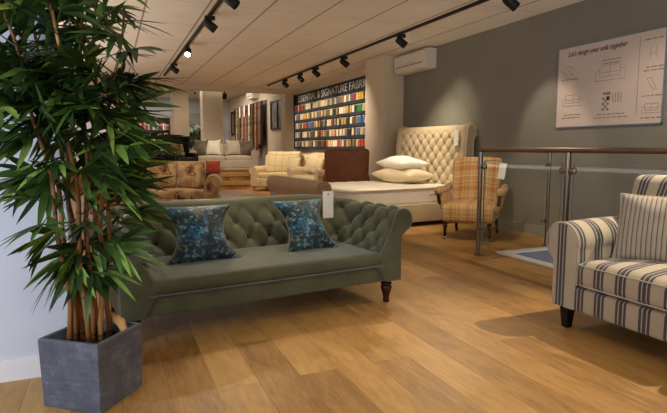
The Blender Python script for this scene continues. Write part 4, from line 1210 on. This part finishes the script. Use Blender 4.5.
# ================================================================== TRACK LIGHTING
def track(name, x, y0, y1, label, z=CZ):
    S = thing(name, label, 'light track', (x, (y0 + y1) / 2, z))
    mb = MB(); mb.box((0, 0, -.0175), (.036, y1 - y0, .035)); mb.build('rail', M['black_metal'], S, smooth=False)
    for s_ in (-1, 1):
        mb = MB(); mb.box((0, s_ * ((y1 - y0) / 2 - .04), -.02), (.042, .08, .044)); mb.build('end_cap', M['black_metal'], S, smooth=False)
    return S
track('light_track', 1.24, 3.2, 13.2, 'black ceiling light track on the left, above the green sofa')
track('light_track', 4.04, 1.2, 14.3, 'long black ceiling light track running along the right side')
track('light_track', 2.95, 18.9, 21.4, 'short black light track in the far back room', 3.35)
def make_spot(lit):
    S = bpy.data.objects.new('track_spotlight', None); COL.objects.link(S)
    mb = MB(); mb.box((0, 0, -.025), (.045, .13, .05)); mb.build('adapter', M['black_metal'], S, smooth=False)
    mb = MB(); mb.tube([(0, 0, -.05), (0, 0, -.07)], .012, 8); mb.build('stem', M['black_metal'], S)
    Mx = Matrix.Rotation(R(52), 3, 'X')                         # head points down and to local -y ... +y
    hd = MB(); hd.lathe([(.030, .085), (.048, .075), (.054, .03), (.056, -.085), (.052, -.09), (.046, -.082), (.045, -.06)], (0, 0, -.112), 20, M=Mx)
    for k in range(0): hd.lathe([(.050, .070 - .012 * k), (.057, .068 - .012 * k), (.057, .064 - .012 * k), (.050, .062 - .012 * k)], (0, 0, -.112), 20, M=Mx)
    h = hd.build('lamp_head', M['black_metal'], S)
    ln = MB(); ln.lathe([(0, -.071), (.046, -.071), (.046, -.068), (0, -.066)], (0, 0, -.112), 20, M=Mx); ln.build('lens', M['lamp_on' if lit else 'lamp_off'], h)
    return S
proto = {}
def spot(x, y, rz, label, lit=False, z=CZ - .035):
    if lit not in proto: o = make_spot(lit); proto[lit] = o
    else: o = copy_tree(proto[lit])
    o.location = (x, y, z); o.rotation_euler = (0, 0, rz)
    return tag(o, label, 'spotlight', 'black track spotlights')
spot(1.24, 5.80, R(250), 'black track spotlight nearest the top edge on the left track')
spot(1.24, 7.05, R(265), 'big black spotlight second from the top on the left track')
spot(1.24, 9.15, R(165), 'lit black spotlight with a glowing lens on the left track', True)
spot(1.24, 11.2, R(250), 'black spotlight furthest along the left track, just above the leaves')
spot(4.04, 12.75, R(215), 'black spotlight furthest along the right track, leftmost of its row')
spot(4.04, 11.6, R(200), 'black spotlight second furthest along the right track')
spot(4.04, 10.62, R(225), 'black spotlight third furthest along the right track')
spot(4.04, 9.15, R(240), 'black spotlight on the right track above the leather chair')
spot(4.04, 7.06, R(250), 'black spotlight on the right track in front of the air conditioner')
spot(4.04, 4.72, R(250), 'black spotlight at the top edge above the poster')
spot(2.95, 19.3, R(200), 'black spotlight nearest on the short track in the back room', z=3.315)
spot(2.95, 20.4, R(200), 'black spotlight furthest on the short track in the back room', z=3.315)
t = thing('ceiling_spotlight', 'single black spotlight hanging under the beam by the column', 'spotlight', (3.05, 15.30, CZ - .11))
mb = MB(); mb.tube([(0, 0, 0), (0, 0, -.06)], .012, 8); mb.build('stem', M['black_metal'], t)
mb = MB(); mb.lathe([(.03, .09), (.06, .07), (.065, -.07), (.05, -.075)], (0, 0, -.14), 16, M=Matrix.Rotation(R(25), 3, 'X')); mb.build('lamp_head', M['black_metal'], t)

# ================================================================== LIGHT
def spotl(loc, target, power, angle=50, blend=.6, col=(1, .85, .65), size=.05):
    l = bpy.data.lights.new('spot_lamp', 'SPOT'); l.energy = power; l.spot_size = R(angle); l.spot_blend = blend; l.color = col; l.shadow_soft_size = size
    o = bpy.data.objects.new('spot_lamp', l); COL.objects.link(o); o.location = loc
    o.rotation_euler = (V(target) - V(loc)).to_track_quat('-Z', 'Y').to_euler(); return o
def areal(loc, target, power, sx, sy, col=(1, 1, 1)):
    l = bpy.data.lights.new('area_lamp', 'AREA'); l.energy = power; l.shape = 'RECTANGLE'; l.size = sx; l.size_y = sy; l.color = col
    o = bpy.data.objects.new('area_lamp', l); COL.objects.link(o); o.location = loc
    o.rotation_euler = (V(target) - V(loc)).to_track_quat('-Z', 'Y').to_euler(); return o
# key over the striped sofa (throws the arm's shadow across the boards)
spotl((4.04, 2.05, 2.70), (2.55, 1.95, .1), 330, 62, .7, size=.03)
# from the left track, behind the green sofa, on to the open floor in front of it
spotl((1.24, 7.05, 2.68), (.55, 2.2, 0), 900, 38, .8, size=.05)
spotl((1.24, 4.85, 2.70), (1.0, 3.85, .3), 110, 56, .9, size=.05)
spotl((4.0, 5.6, 2.66), (1.75, 3.95, .5), 120, 46, .8, size=.05)
spotl((2.4, 1.9, 2.70), (1.1, 4.05, .62), 120, 28, 1, size=.08)
spotl((4.04, 4.9, 2.70), (2.9, 3.6, 0), 70, 60, .9, size=.04)
# headboard, bed, poster glow
spotl((4.04, 7.3, 2.68), (4.95, 7.5, .95), 150, 66, 1)
spotl((3.2, 6.0, 2.66), (3.9, 7.1, .5), 190, 60, .7)
spotl((4.10, 5.3, 2.70), (5.15, 5.15, 1.15), 55, 48, .6)
spotl((4.3, 7.0, 2.72), (5.15, 7.2, 1.35), 45, 62, 1)
spotl((3.2, 4.7, 2.70), (4.3, 5.6, .4), 110, 50, .7)
# swatch wall and cream seats
for y in (14.4, 12.9, 11.5, 10.3): spotl((3.5, y, 2.66), (5.1, y - .1, 1.55), 130, 75, .8)
spotl((3.2, 13.2, 2.66), (4.1, 13.6, .5), 190, 60, .7); spotl((3.4, 11.6, 2.66), (4.4, 11.9, .6), 130, 60, .7)
# floral sofa and open floor behind the sofa
spotl((1.24, 8.2, 2.66), (.9, 9.3, .5), 110, 80, .8)
spotl((2.6, 9.5, 2.66), (2.6, 10.5, 0), 170, 90, .8)
spotl((2.9, 13.4, 2.66), (2.9, 15.6, .4), 150, 70, .8)
spotl((3.2, 15.7, 3.2), (3.2, 16.8, .9), 90, 80, .8)
# wash on the taupe wall behind the balustrade; unseen area lamp added behind the white partition to brighten the ceiling
spotl((4.04, 3.3, 2.70), (5.15, 3.9, .8), 55, 80, 1)
areal((-1.9, 8.5, .7), (-1.9, 8.51, 2.85), 170, 1.6, 8, (1, .90, .80))
# back room: area lamps added overhead to make it brighter
areal((3.6, 20.0, 3.3), (3.6, 20.0, 0), 110, 2, 4, (1, .90, .78))
areal((.5, 22.0, 3.3), (.5, 22.0, 0), 170, 4, 3, (1, .95, .9))
# lamp added inside the shaft to brighten the stairwell lining
areal((4.5, 2.2, -1.2), (4.6, 4.5, -.2), 16, .8, .8, (.95, .97, 1.0))
areal((2.4, -3.2, 2.2), (1.1, 3.5, .5), 38, 3.2, 1.5, (.86, .92, 1.0))  # cool fill added out of view in front, lifts the sofa fronts
# daylight from the shop window behind and to the left of the camera
areal((-2.2, .6, 1.7), (-.5, 2.9, .8), 36, 1.6, 1.6, (.72, .83, 1.0)).data.spread = R(110)
areal((1.6, -.6, 1.5), (1.6, -.25, 2.8), 110, 5, 1.6, (1.0, .92, .84))  # upward fill added behind the camera for a brighter ceiling
spotl((1.5, 15.8, 2.6), (2.1, 18.3, 1.7), 70, 60, .9)  # extra spot added to lighten the far left column
w = bpy.data.worlds.new('shop_ambient'); scene.world = w; w.use_nodes = True
bg = w.node_tree.nodes['Background']; bg.inputs[0].default_value = (1.0, .90, .79, 1); bg.inputs[1].default_value = .11

# ================================================================== CAMERA
cam = bpy.data.cameras.new('camera'); co = bpy.data.objects.new('camera', cam); COL.objects.link(co)
cam.sensor_width = 36; cam.lens = 530 / 667 * 36; cam.clip_start = .05; cam.clip_end = 100
co.location = (0, 0, 1.15); co.rotation_euler = (R(90) - math.atan(59 / 530), 0, -R(22.7))
scene.camera = co
scene.view_settings.view_transform = 'Standard'
scene.view_settings.look = 'None'
scene.view_settings.exposure = 0
